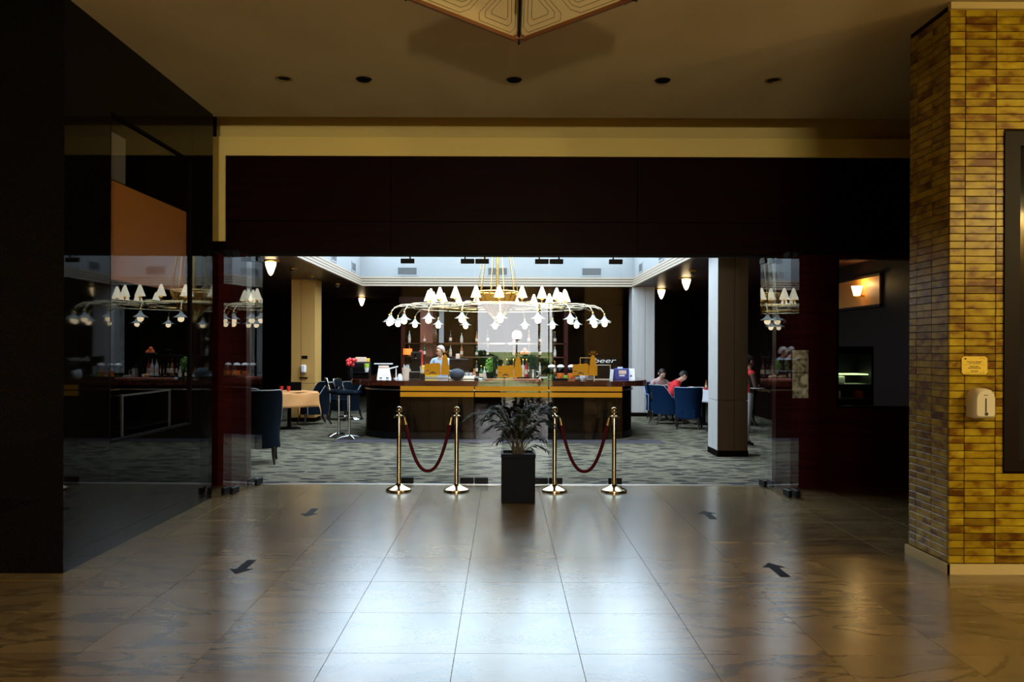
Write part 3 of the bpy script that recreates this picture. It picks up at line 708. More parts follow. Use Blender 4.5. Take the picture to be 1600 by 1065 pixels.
# brick pier fittings
SB = BY0/1270
nt = thing('notice_plate','small yellow notice plate with dark lettering on the brick pier','sign',(P(1522,568,BY0).x,BY0-.001,P(1522,568,BY0).z))
w2_, h2 = 20*SB, 14*SB; c_=.014
MB().prism([(-w2_+c_,-h2),(w2_-c_,-h2),(w2_,-h2+c_),(w2_,h2-c_),(w2_-c_,h2),(-w2_+c_,h2),(-w2_,h2-c_),(-w2_,-h2+c_)],.001,.006,Matrix.Rotation(PI/2,4,'X')).build('plate','brass_plate',nt)
lt = MB()
def textline(cx, z, width, hh):
    x = cx-width/2
    while x < cx+width/2:
        l = random.uniform(.008,.02); l = min(l, cx+width/2-x)
        xx = x
        while xx < x+l-.001:
            lt.box((xx,-.0068,z-hh/2),(min(xx+.0022,x+l),-.0061,z+hh/2*random.choice((1,.7)))); xx += .0032
        x += l+.004
textline(.0,.026,.11,.006); textline(.0,.016,.082,.006); textline(.0,-.008,.062,.007); textline(.0,-.019,.09,.007); textline(.0,-.039,.056,.005); textline(.0,-.048,.05,.005)
lt.box((-.078,-.0068,.0035),(.074,-.0061,.0045)).box((.03,-.0068,.05),(.07,-.0061,.0515)).box((-.07,-.0068,-.0545),(-.03,-.0061,-.053)).box((.03,-.0068,-.0545),(.07,-.0061,-.053)).box((.066,-.0068,-.053),(.068,-.0061,-.042)).box((.068,-.0068,.042),(.07,-.0061,.05))
o = lt.build('lettering','print_dark',nt); o['kind'] = 'stuff'
MB().lathe([(.001,-.001),(.007,-.001),(.007,0)],12,Matrix.Translation((-.066,-.0065,.047)) @ Matrix.Rotation(PI/2,4,'X')).build('screw','print_dark',nt)
sd = thing('soap_dispenser','cream plastic wall soap dispenser below the yellow plate on brick','dispenser',(P(1529,627,BY0).x-.01,BY0-.001,P(1529,650,BY0).z))
hh = 47*SB; ww = 17*SB
prof = [(-1,.06),(-1,.70),(-.88,.86),(-.62,.96),(-.3,1),(.3,1),(.62,.96),(.88,.86),(1,.70),(1,.06),(.8,.0),(-.8,.0)]
bd = MB(); L1 = [(x*ww,z*hh) for x,z in prof]
vsl = []
for (dep,sc2) in ((0,1.0),(-.06,1.0),(-.095,.94),(-.108,.80)):
    for x,z in L1: vsl.append((x*sc2, dep, hh*.5+(z-hh*.5)*(sc2 if sc2<1 else 1)))
k = len(L1); fsl = []
for q in range(3):
    for i in range(k): fsl.append((q*k+(i+1)%k, q*k+i, (q+1)*k+i, (q+1)*k+(i+1)%k))
fsl.append(tuple(range(3*k,4*k))); fsl.append(tuple(range(k-1,-1,-1)))
bd.add(vsl,fsl)
bdo = bd.build('case','cream_plastic',sd,True)
MB().box((-.004,-.1105,hh*.24),(.004,-.107,hh*.68)).build('level_window','dark_print',sd)
MB().lathe([(.001,.004),(.012,.004),(.013,0)],16,Matrix.Translation((.004,-.107,hh*.17)) @ Matrix.Rotation(PI/2,4,'X')).build('lock','dark_print',sd)
MB().box((-.014,-.1095,hh*.77),(.014,-.108,hh*.79)).build('logo_mark','dark_print',sd)
# notices on the wood wall
for (ya,yb,lab) in ((545,580,'upper glossy printed notice sheet on the dark wood jamb'),(581,620,'lower glossy printed notice sheet on the dark wood jamb')):
    p0, p1 = P(1238,yb,FRONT), P(1263,ya,FRONT)
    t = MB().box((p0.x,FRONT-.006,p0.z),(p1.x,FRONT-.002,p1.z-.002)).build('notice_sheet','notice_paper'); tag(t,lab,'notice')

# ------------------------------------------------------------------ bar
bar = thing('bar_counter','long rounded bar counter with polished red wood top and black front','bar',(-.1,16.1,0))
def rrect(hx, hy, r, seg=8):
    pts = []
    for (cx,cy,a0) in ((hx-r,hy-r,0),(-hx+r,hy-r,90),(-hx+r,-hy+r,180),(hx-r,-hy+r,270)):
        for k in range(seg+1):
            a = math.radians(a0+90*k/seg); pts.append((cx+r*math.cos(a),cy+r*math.sin(a)))
    return pts
def rring(hx,hy,r,th,z0,z1):
    o = rrect(hx,hy,r); i_ = rrect(hx-th,hy-th,max(.05,r-th)); k = len(o); mb = MB()
    vs = [(x,y,z0) for x,y in o]+[(x,y,z1) for x,y in o]+[(x,y,z0) for x,y in i_]+[(x,y,z1) for x,y in i_]
    fs = []
    for a in range(k):
        b = (a+1)%k
        fs += [(a,b,k+b,k+a),(2*k+b,2*k+a,3*k+a,3*k+b),(k+a,k+b,3*k+b,3*k+a),(b,a,2*k+a,2*k+b)]
    return mb.add(vs,fs)
HX, HY = 2.48, 1.75
rring(HX,HY,.95,.35,0,.98).build('counter_base','black_wood',bar,True)
rring(HX+.26,HY+.28,1.15,.75,.985,1.045).build('counter_top','polished_wood',bar,True)
rring(HX+.27,HY+.29,1.16,.03,.955,1.03).build('edge_moulding','polished_wood',bar,True)
rring(HX+.03,HY+.03,.98,.03,.86,.885).build('trim_line','steel',bar,True)
rring(HX+.02,HY+.02,.97,.03,.0,.12).build('kick_board','black_metal',bar,True)
for k in range(12):
    x = -1.5+k*.27
    MB().bbox((x+.01,-HY-.012,.16),(x+.255,-HY+.002,.84),.004).build('front_panel','black_wood',bar)
struct('floor_dark_mat', MB().box((-2.9,13.85,.0),(2.75,14.35,.006)), 'purple_carpet', 'plain dark carpet strip at the foot of the bar', 'floor')
CT = 1.045
FY = 14.75          # things on the front of the counter
def on(px, Y=FY): return ((px-788)*Y/1270, Y, CT)
def sz(p, Y=FY): return p*Y/1270
def one(mb, name, material, label, cat, loc, smooth=False, group=None, rz=0):
    o = mb.build(name, material, None, smooth, loc); o.rotation_euler = (0,0,rz); return tag(o,label,cat,group)
def bottle(px, Y, h, r, material, label, z=None, cap='gold', group=None, name='bottle', X=None):
    t = thing(name,label,'bottle',((px-788)*Y/1270 if X is None else X, Y, CT if z is None else z),0,group)
    MB().lathe([(r*.9,0),(r,.01),(r,h*.52),(r*.8,h*.62),(r*.36,h*.72),(r*.3,h*.93)],12).build('body',material,t,True)
    MB().lathe([(r*.34,h*.93),(r*.34,h)],10).build('cap',cap,t); MB().lathe([(r*1.02,h*.16),(r*1.02,h*.42)],12,cap=False).build('paper_label','paper_warm',t,True)
    return t
# menu tent / paper dispenser left
t = thing('menu_tent','white folded menu tent at the left end of the bar','menu',on(600),.25)
a_=sz(11); h_=sz(17)
MB().add([(-a_,-.07,0),(a_,-.07,0),(a_*.8,0,h_),(-a_*.8,0,h_),(-a_,-.062,0),(a_,-.062,0),(a_*.8,.006,h_),(-a_*.8,.006,h_)],[(0,1,2,3),(7,6,5,4),(0,4,5,1),(1,5,6,2),(3,2,6,7),(0,3,7,4)]).build('front_sheet','paper',t)
MB().add([(-a_,.07,0),(a_,.07,0),(a_*.8,.008,h_),(-a_*.8,.008,h_),(-a_,.078,0),(a_,.078,0),(a_*.8,.014,h_),(-a_*.8,.014,h_)],[(0,1,2,3),(7,6,5,4),(0,4,5,1),(1,5,6,2),(3,2,6,7),(0,3,7,4)]).build('back_sheet','paper_warm',t)
lt2 = MB().box((-.06,-.043,.075),(.06,-.041,.079)).box((-.09,-.066,.012),(-.04,-.064,.035)).box((.03,-.066,.012),(.08,-.064,.035)); lt2.build('print','dark_print',t)
t = thing('receipt_printer','slim white paper roll holder behind the menu tent','printer',(on(600,15.05)[0],15.05,CT))
MB().box((-sz(7),-.05,0),(sz(7),.05,.16)).build('body','black_metal',t); MB().tube([(-sz(8),-.02,.21),(sz(8),-.02,.21)],.035,12).build('paper_roll','paper_warm',t); MB().box((-sz(15),-.05,.265),(sz(14),.05,.285)).build('cover','white_gloss',t)
t = thing('desk_lamp','small white tilted desk lamp beside the menu tent','lamp',on(619,14.95))
MB().lathe([(.05,0),(.05,.012),(.012,.02),(.012,.2)],12).build('stand','white_gloss',t); MB().box((-.09,-.04,.2),(.09,.04,.225),Matrix.Rotation(-.25,4,'Y')).build('head','white_gloss',t)
t = thing('straw_tumbler','tall tumbler of pale straws on the bar, left of the coffee machine','tumbler',on(634))
MB().lathe([(.055,0),(.068,.21),(.064,.21),(.052,.01)],14).build('glass','paper_warm',t,True)
for k in range(9):
    a = k*.7; MB().tube([(.03*math.cos(a),.03*math.sin(a),.02),(.045*math.cos(a)+.01,.045*math.sin(a),.25+.01*(k%3))],.004,5).build('straw','paper',t)
one(MB().lathe([(.05,0),(.045,.05),(.03,.09),(.02,.1)],12),'salt_cellar','paper','small pale bluish pot between menu tent and tumbler','pot',on(625,14.65),True)
# left end grinder cabinet with cartons
t = thing('grinder_cabinet','dark equipment cabinet at the far left end of the bar','cabinet',(on(562,15.4)[0],15.4,CT))
MB().bbox((-.2,-.15,0),(.2,.15,.30),.02).build('body','black_metal',t); MB().box((-.18,-.156,.05),(.18,-.15,.2)).build('front_plate','dark_glass',t); MB().box((-.2,-.25,.10),(.22,-.15,.115)).build('shelf','black_metal',t)
one(MB().bbox((-.1,-.08,0),(.1,.08,.09),.006),'carton','paper_warm','pale carton on top of the dark equipment cabinet','carton',(on(564,15.4)[0],15.4,CT+.30),rz=.2)
one(MB().bbox((-.035,-.05,0),(.035,.05,.07),.006),'carton','yellow','small yellowish carton beside the pale carton','carton',(on(574.5,15.4)[0],15.4,CT+.30))
t = thing('green_cup','lime and white cup on the cabinet shelf','cup',(on(573,15.2)[0],15.2,CT+.115)); MB().lathe([(.032,0),(.046,.08)],12).build('lower_half','white_gloss',t,True); MB().lathe([(.046,.08),(.052,.16),(.047,.16)],12).build('upper_half','lime',t,True)
t = thing('red_posy','bunch of red flowers in a dark vase at the bar end','flowers',(on(548,14.98)[0],14.98,CT))
MB().lathe([(.04,0),(.05,.1),(.03,.2)],10).build('vase','black_metal',t,True)
for k in range(9):
    a = k*2.4; r = .02+.008*k; MB().sphere((r*math.cos(a),r*math.sin(a),.3+.05*math.sin(k*1.7)),.04,8).build('bloom','red',t,True)
# orange drum lamp
t = thing('table_lamp','small table lamp with glowing orange drum shade on the bar','lamp',(on(637,15.6)[0],15.6,CT))
MB().lathe([(.06,0),(.06,.015),(.012,.03),(.012,.46)],12).build('stand','black_metal',t); MB().lathe([(.085,.44),(.085,.555)],16,cap=False).build('shade','orange_lit',t,True)
# coffee machine
t = thing('coffee_machine','tall black coffee machine on the bar beside the orange lamp','coffee machine',(on(650,15.2)[0],15.2,CT))
MB().bbox((-.1,-.14,0),(.1,.14,.12),.01).bbox((-.09,.0,.12),(.09,.14,.5),.01).build('body','black_metal',t); MB().bbox((-.085,-.12,.34),(.085,0,.5),.02).build('brew_head','black_metal',t)
MB().tube([(.0,-.12,.4),(.02,-.22,.38)],.014,8).build('handle','chrome',t); MB().box((-.08,-.13,.121),(.08,-.01,.128)).build('drip_grid','steel',t); MB().lathe([(.001,-.004),(.02,-.004),(.02,0)],12,Matrix.Translation((0,-.12,.43)) @ Matrix.Rotation(PI/2,4,'X')).build('dial','chrome',t)
t = thing('utensil_cup','dark cup holding red and pale stirrers on the bar','cup',on(660,14.65))
MB().lathe([(.045,0),(.052,.11),(.047,.11)],12).build('cup','bottle_dark',t,True)
for k,(mm) in enumerate(('red','paper','red','paper','paper_warm')): MB().tube([(.02*math.cos(k*1.3),.02*math.sin(k*1.3),.03),(.05*math.cos(k*1.3),.05*math.sin(k*1.3),.24)],.006,5).build('stirrer',mm,t)
one(MB().bbox((-.035,-.02,0),(.035,.02,.30),.01),'syrup_pack','red','tall red syrup pack standing on the yellow box','pack',(on(658,16.3)[0],16.3,CT+.22))
t = thing('yellow_box','yellow display box behind the left building emblem','box',(on(669,16.3)[0],16.3,CT)); MB().bbox((-.19,-.1,0),(.19,.1,.22),.006).build('body','yellow',t); MB().box((-.19,-.103,.1),(.19,-.1,.13)).build('stripe','paper',t)
# service unit behind bar front (inner worktop) that carries machines
wt = thing('inner_worktop','dark steel inner work counter inside the bar ring','counter',(-.1,16.35,0))
MB().bbox((-1.9,-.5,0),(1.85,-.1,CT-.06),.01).build('body','black_metal',wt); MB().box((-1.95,-.55,CT-.06),(1.9,.2,CT-.002)).build('top','steel',wt); MB().bbox((-1.9,-.1,.0),(-1.5,.2,CT-.06),.01).bbox((1.4,-.1,0),(1.85,.2,CT-.06),.01).build('end_support','black_metal',wt)
t = thing('till_terminal','black cash register terminal on the bar, right of the barista','terminal',(on(717,15.9)[0],15.9,CT))
MB().bbox((-.2,-.1,0),(.2,.1,.12),.01).build('base','black_metal',t); MB().bbox((-.19,-.02,.14),(.19,.02,.36),.008,Matrix.Rotation(-.15,4,'X')).build('screen','dark_glass',t); MB().box((-.03,.0,.1),(.03,.04,.2)).build('neck','black_metal',t); MB().bbox((-.06,-.04,.36),(.02,.04,.46),.01).build('printer_top','paper_warm',t)
t = thing('cup_tray','low steel tray for cups on the bar','tray',on(722,14.95)); MB().bbox((-.24,-.1,0),(.24,.1,.06),.01).build('tray','steel',t)
for k,px in enumerate((709,716,723,730,735)):
    c = thing('espresso_cup','small white cup, '+['leftmost','second from left','middle one','second from right','rightmost'][k]+' in the row on the steel tray','cup',(on(px,14.95)[0],14.93,CT+.06),0,'white cups on the steel tray'); MB().lathe([(.02,0),(.034,.05),(.036,.06),(.031,.06),(.018,.01)],12).build('bowl','white_gloss',c,True); MB().torus((.04,0,.032),.014,.004,10,5,Matrix.Rotation(PI/2,4,'X') @ Matrix.Translation((0,.032,-.032))).build('handle','white_gloss',c,True)
b = MB().sphere((0,0,0),.14,14,None,(1,.6,.75)); one(b,'soft_bag','navy_bag','soft dark navy bag lying on the bar front','bag',(on(714,14.5)[0],14.5,CT+.10),True)
bottle(741,14.95,.19,.035,'bottle_amber','short amber bottle on the bar, left of the green bottle'); bottle(752,15.0,.25,.04,'bottle_green','dark green wine bottle left of the herb plant'); bottle(757,14.85,.24,.03,'bottle_clear','slim pale bottle close beside the herb plant')
t = thing('cloth_pad','folded black and white cloth on the bar','cloth',on(748,14.55)); MB().bbox((-.08,-.05,0),(.0,.05,.035),.01).build('dark_half','black_metal',t); MB().bbox((0,-.05,0),(.07,.05,.03),.01).build('light_half','white_gloss',t)
t = thing('herb_pot','bright green herb plant in a small pot on the bar','plant',(on(766,15.3)[0],15.3,CT)); MB().lathe([(.06,0),(.08,.12),(.07,.12)],12).build('pot','bottle_dark',t,True); b = MB(); foliage(b,(0,0,.24),.115,240,.026,(.85,.85,1.3)); b.build('foliage','herb',t)
# display cabinet
DX = on(806,15.35)[0]
t = thing('display_cabinet','black framed display cabinet in the middle of the bar','cabinet',(DX,15.35,CT))
w_=.43; h_=.42
MB().box((-w_,-.16,0),(w_,.16,.03)).build('bottom','black_metal',t); MB().box((-w_-.01,-.17,h_-.035),(w_+.01,.17,h_)).build('top','black_metal',t)
for x in (-w_,-.12,w_-.03): 
    for yy in (-.16,.14): MB().box((x,yy,.03),(x+.03,yy+.02,h_-.035)).build('post','black_metal',t)
MB().box((.26,-.155,.03),(w_-.03,.15,h_-.035)).build('side_panel','black_metal',t)
for k,(dx,mm,lab) in enumerate(((-.34,'bottle_dark','dark bottle inside the display cabinet, leftmost'),(-.24,'bottle_amber','amber bottle inside the display cabinet, second'),(-.17,'bottle_green','green bottle inside the display cabinet'),(-.05,'bottle_amber','amber bottle in the cabinet centre'),(.05,'white_gloss','white bottle inside the display cabinet, the left of two'),(.135,'white_gloss','white bottle inside the display cabinet, the right of two'),(.2,'red','red bottle inside the display cabinet, rightmost'))):
    bottle(0,15.33,.34,.036,mm,lab,CT+.03,'red' if k<2 else 'gold','bottles in the display cabinet',X=DX+dx)
t = thing('fruit_bowl','shallow dark bowl of oranges on the display cabinet','bowl',(DX+.17,15.35,CT+h_)); MB().lathe([(.05,0),(.13,.035),(.125,.04),(.04,.012)],16).build('bowl','bottle_dark',t,True)
for k,(dx,dy,dz) in enumerate(((-.05,-.03,.06),(.04,-.04,.06),(0,.05,.06),(.0,0,.115))): one(MB().sphere((0,0,0),.042,12),'orange_fruit','orange',['orange fruit in the bowl, left','orange fruit in the bowl, right','orange fruit in the bowl, rear','orange fruit on top of the pile'][k],'orange',(DX+.17+dx,15.35+dy,CT+h_+dz),True)
t = thing('beer_tap','small dark tap on the display cabinet','tap',(DX-.2,15.35,CT+h_)); MB().lathe([(.03,0),(.02,.02),(.018,.1)],10).build('column','black_metal',t,True); MB().tube([(0,0,.09),(.07,-.02,.1),(.1,-.03,.07)],.012,8).build('spout','black_metal',t)
one(MB().bbox((-.5,-.12,0),(.5,.12,.02),.006),'serving_board','tray_wood','long reddish wooden serving board before the display cabinet','board',on(802,14.6))
one(MB().sphere((0,0,0),.05,12,None,(1.2,.8,.8)),'bread_roll','bread','brown bread roll on the serving board','bread',(on(799,14.6)[0],14.6,CT+.06),True)
one(MB().sphere((0,0,0),.042,12,None,(1.1,.8,.8)),'bread_roll','paper_warm','pale bread roll on the serving board','bread',(on(804.5,14.62)[0],14.62,CT+.054),True)
t = thing('milk_jug','steel jug with black knob lid right of the display cabinet','jug',on(833,15.0)); MB().lathe([(.06,0),(.065,.05),(.05,.16),(.05,.18)],14).build('body','steel',t,True); MB().sphere((0,0,.21),.028,10).build('knob','black_metal',t,True); MB().tube([(.06,0,.15),(.1,0,.13),(.1,0,.06),(.062,0,.04)],.009,6).build('handle','steel',t)
t = thing('black_tray','flat black tray on the bar before the jars','tray',on(866,14.6)); MB().bbox((-.24,-.1,0),(.24,.1,.02),.006).build('plate','black_metal',t); MB().box((-.24,-.1,.02),(.24,-.09,.03)).box((-.24,.09,.02),(.24,.1,.03)).build('lip','black_metal',t)
for k,(px,mm,lab) in enumerate(((862,'bottle_green','glass jar with dark green contents, left of three'),(876,'orange','glass jar with orange juice, middle of three'),(893,'orange','glass jar with orange juice, right of three'))):
    t = thing('drink_jar',lab,'jar',on(px,15.1)); MB().lathe([(.075,.0),(.08,.02),(.08,.19),(.06,.215)],16).build('glass','jar_glass',t,True); MB().lathe([(.07,.012),(.072,.09 if k==0 else .11)],16).build('contents',mm,t,True); MB().lathe([(.064,.215),(.07,.23),(.055,.255),(.02,.27)],16).build('lid','white_gloss',t,True); MB().tube([(0,-.08,.04),(0,-.11,.035)],.01,6).build('tap','chrome',t)
t = thing('paper_cone','crumpled white paper bag on the bar before the chalkboard','paper bag',on(910,14.6)); MB().lathe([(.04,0),(.075,.06),(.085,.13),(.06,.15)],9,Matrix.Rotation(.35,4,'Y')).build('bag','paper',t)
t = thing('lime_jug','squat glass with green drink between the jars','glass',on(884,14.75)); MB().lathe([(.05,0),(.055,.12),(.05,.12),(.045,.01)],14).build('glass','jar_glass',t,True); MB().lathe([(.043,.012),(.046,.08)],14).build('drink','lime',t,True)
# chalkboard + beer sign
t = thing('chalkboard','framed black chalkboard standing on the bar right side','board',on(941,15.0)); a_=sz(12,15); h_=sz(22,15)
MB().box((-a_,-.01,.01),(a_,.01,h_)).build('board','interior_black',t); MB().box((-a_-.012,-.014,0),(-a_,.014,h_+.012)).box((a_,-.014,0),(a_+.012,.014,h_+.012)).box((-a_,-.014,h_),(a_,.014,h_+.012)).box((-a_,-.014,-.0),(a_,.014,.012)).build('frame','steel',t)
t = thing('beer_sign','black beer sign with white lettering above the chalkboard','sign',(on(936,15.6)[0],15.6,CT)); a_=sz(30,15.6)
MB().box((-a_,-.02,.20),(a_,.02,.40)).build('board','interior_black',t); MB().box((-.03,-.02,0),(.03,.02,.2)).box((-.2,-.06,0),(.2,.06,.015)).build('stand','black_metal',t); MB().box((-a_,-.025,.385),(-a_+.22,.0,.40)).box((-a_,-.025,.26),(-a_+.012,0,.39)).build('edge_strip','chrome',t)
fc = bpy.data.curves.new('lettering','FONT'); fc.body = 'beer'; fc.size = .20; fc.extrude = .004; fc.shear = .25; fc.align_x = 'CENTER'
fo = bpy.data.objects.new('lettering', fc); C.objects.link(fo); fo.parent = t; fo.location = (.09,-.024,.30); fo.rotation_euler = (PI/2,0,0); fo.scale = (1.15,.62,1)
fc.materials.append(MATS['white_gloss'])
lm = bpy.data.meshes.new_from_object(fo.evaluated_get(bpy.context.evaluated_depsgraph_get())); lm.name = 'lettering'
f2 = bpy.data.objects.new('sign_lettering', lm); C.objects.link(f2); f2.parent = t; f2.location = fo.location; f2.rotation_euler = fo.rotation_euler; f2.scale = fo.scale
bpy.data.objects.remove(fo)
one(MB().bbox((-.03,-.012,0),(.03,.012,.19),.003,Matrix.Rotation(.1,4,'Y')),'menu_card','paper','narrow white card leaning beside the chalkboard','card',on(955,14.95))
t = thing('blue_box','blue tissue box with pale band on the bar right end','box',on(971,15.1)); MB().bbox((-.13,-.08,0),(.13,.08,.20),.008).build('body','blue_box',t); MB().box((-.06,-.083,.1),(.08,-.08,.17)).build('panel_print','paper_warm',t); MB().box((-.05,-.085,.06),(.05,-.08,.085)).build('white_print','white_gloss',t); MB().box((-.07,-.03,.2),(.02,.03,.23)).build('tissue','paper',t)
t = thing('menu_tent','white folded menu tent with a red side at the right end of the bar','menu',on(986,15.1),-.2)
MB().add([(-.07,-.06,0),(.08,-.06,0),(.065,0,.2),(-.06,0,.2),(-.07,-.054,0),(.08,-.054,0),(.065,.006,.2),(-.06,.006,.2)],[(0,1,2,3),(7,6,5,4),(0,4,5,1),(1,5,6,2),(3,2,6,7),(0,3,7,4)]).build('front_sheet','paper',t)
MB().add([(.082,-.055,0),(.082,.06,0),(.067,.003,.19),(.086,-.055,0),(.086,.06,0),(.071,.003,.19)],[(0,1,2),(5,4,3),(0,3,4,1),(1,4,5,2),(2,5,3,0)]).build('side_sheet','tray_wood',t)
MB().box((-.01,-.048,.05),(.02,-.046,.08)).build('print','dark_print',t)
t = thing('side_tray','dark oval tray bracket below the right end of the bar top','tray',(on(997,15.6)[0]+.02,15.6,.90)); MB().lathe([(.10,0),(.13,.015),(.12,.02)],18,Matrix.Diagonal((1.2,1,1,1))).build('plate','black_metal',t,True); MB().tube([(-.02,0,.02),(-.02,0,.075)],.008,6).build('bracket','steel',t)

# back bar shelves
bk = thing('back_bar','reddish back bar shelving behind the counter','shelving',(-.55,20.6,0))
for x in (-2.0,-1.2,.6,2.1): MB().box((x-.05,-.15,0),(x+.05,.2,2.75)).build('post','red_wood' if x!=-1.2 else 'polished_wood',bk)
for z in (.95,1.38,1.72): MB().box((-2.0,-.15,z),(2.1,.2,z+.03)).build('shelf','polished_wood',bk)
MB().box((-2.0,-.15,0),(2.1,.2,.9)).build('base_cabinet','red_wood',bk); MB().box((-2.1,-.2,2.75),(2.2,.25,2.9)).build('header','red_wood',bk); MB().box((-1.6,.17,.98),(-1.25,.19,2.7)).build('red_panel','tray_wood',bk); MB().box((-1.1,-.1,1.75),(-.98,0,2.6)).build('pale_pilaster','white_wall',bk)
ORD = ['first','second','third','fourth','fifth','sixth','seventh','eighth','ninth','tenth','eleventh','twelfth']
mm_ = ['bottle_green','bottle_amber','bottle_clear','bottle_dark']
rn = ['lower','middle','upper']
for r,z in enumerate((.98,1.41,1.75)):
    cnt = -1
    for k in range(12):
        x = -.55-1.85+k*.33+(.05 if k%2 else 0)
        if abs(x+.55+1.2)<.1 or abs(x+.55-.6)<.1: continue
        cnt += 1; m_ = mm_[(k*3+r)%4]; cn = {'bottle_green':'green','bottle_amber':'amber','bottle_clear':'pale','bottle_dark':'dark'}[m_]
        bottle(0,20.55,.26+.03*((k+r)%3),.036,m_,cn+' bottle, '+ORD[cnt]+' from the left on the '+rn[r]+' shelf of the back bar',z,'gold','bottles on the %s back bar shelf'%rn[r],X=x)

# ------------------------------------------------------------------ chandelier
CX, CY = P(777,0,16).x, 16.0
ch = thing('chandelier','huge gold chandelier with upright cone shades and drooping bell lamps over the bar','chandelier',(CX,CY,0))
NA = 20
arm_pts = [(.30,0,2.45),(.8,0,2.43),(1.75,0,2.44),(1.93,0,2.425),(2.05,0,2.37),(2.11,0,2.29),(2.12,0,2.22)]
me_arm = MB().tube(arm_pts,.011,8).mesh('arm','brass',True)
me_stem = MB().lathe([(.012,2.44),(.012,2.50),(.032,2.51),(.018,2.535),(.018,2.56)],10,Matrix.Translation((1.35,0,0))).mesh('candle_stem','gold',True)
me_cone = MB().lathe([(.095,2.535),(.018,2.75),(.012,2.75),(.089,2.535)],16,Matrix.Translation((1.35,0,0)),cap=False).mesh('cone_shade','shade_glow',True)
me_bell = MB().lathe([(.014,2.24),(.022,2.22),(.036,2.19),(.062,2.16),(.105,2.135),(.135,2.127),(.13,2.12),(.075,2.142),(.02,2.18)],18,Matrix.Translation((2.12,0,0)),cap=False).mesh('bell_shade','opal_bell',True)
me_bulb = MB().sphere((2.12,0,2.098),.055,14).mesh('bulb','bulb_glow',True)
me_cup = MB().lathe([(.012,2.28),(.018,2.27),(.018,2.235),(.012,2.23)],10,Matrix.Translation((2.12,0,0))).mesh('socket','gold',True)
for k in range(NA):
    a = 2*PI*(k+.1)/NA
    o = bpy.data.objects.new('arm',me_arm); C.objects.link(o); o.parent = ch; o.rotation_euler = (0,0,a)
    for nm,me in (('candle_stem',me_stem),('cone_shade',me_cone),('bell_shade',me_bell),('bulb',me_bulb),('socket',me_cup)):
        q = bpy.data.objects.new(nm,me); C.objects.link(q); q.parent = o
MB().torus((0,0,2.435),1.35,.016,60,8).build('candle_ring','gold',ch,True)
MB().torus((0,0,2.47),.95,.012,48,8).build('inner_ring','brass',ch,True)
MB().torus((0,0,2.40),1.7,.010,64,8).build('outer_ring','brass',ch,True)
MB().torus((0,0,2.72),.40,.016,32,8).build('crown_hoop','gold',ch,True)
for k in range(16):
    a = 2*PI*k/16
    MB().tube([(.40*math.cos(a),.40*math.sin(a),2.72),(.33*math.cos(a),.33*math.sin(a),2.52),(.20*math.cos(a),.20*math.sin(a),2.33),(.05*math.cos(a),.05*math.sin(a),2.18)],.016,5).build('basket_rib','gold',ch)
MB().lathe([(.37,2.66),(.31,2.50),(.18,2.32),(.04,2.19)],16).build('basket','basket_gold',ch,True)
MB().sphere((0,0,2.14),.05,12).build('finial','gold',ch,True)
for k in range(10):
    a = 2*PI*k/10
    MB().tube([(.40*math.cos(a),.40*math.sin(a),2.72),(.20*math.cos(a),.20*math.sin(a),4.0)],.007,6).build('suspension_chain','gold',ch)
MB().lathe([(.03,2.66),(.03,4.0)],10).build('centre_rod','gold',ch,True)
MB().lathe([(.25,3.99),(.25,SKZ-.02)],20).build('ceiling_canopy','gold',ch)

# cone ceiling lamps
def cone_lamp(x, Y, label):
    t = thing('cone_ceiling_lamp',label,'lamp',(x,Y,CAFE_C),0,'cone lamps on the cafe ceiling')
    MB().lathe([(.15,0),(.15,-.012),(.12,-.03)],24).build('mount','old_gold',t,True)
    MB().lathe([(.092,-.03),(.086,-.09),(.045,-.21),(.02,-.25),(.001,-.26)],20,cap=False).build('shade','lamp_glow',t,True)
cone_lamp(-4.0,13.9,'glowing cone lamp on dark ceiling left of the light well')
cone_lamp(-4.18,23.8,'small glowing cone lamp far behind the bar on the left')
cone_lamp(3.86,20.0,'glowing cone lamp beside the pale column behind the bar')
cone_lamp(3.80,17.0,'glowing cone lamp between the two right columns')
cone_lamp(4.05,11.5,'glowing cone lamp above the nearest right column')
cone_lamp(-5.6,17.0,'glowing cone lamp left of the tan column')
for (px,py,lab) in ((458,424,'small amber ceiling sensor left of the light well'),(486,436,'small ceiling camera above the tan column'),(527,448,'dim ceiling spotlight left of the light well corner'),(1082,425,'small ceiling sensor right of the light well')):
    Yd = 1270*1.5/(545-py+4); t = thing('ceiling_sensor',lab,'sensor',((px-788)*Yd/1270,Yd,CAFE_C)); MB().lathe([(.07,0),(.07,-.02),(.05,-.035)],14).build('mount','old_gold',t,True); MB().sphere((0,0,-.05),.045,12).build('dome','vent_grille',t,True)

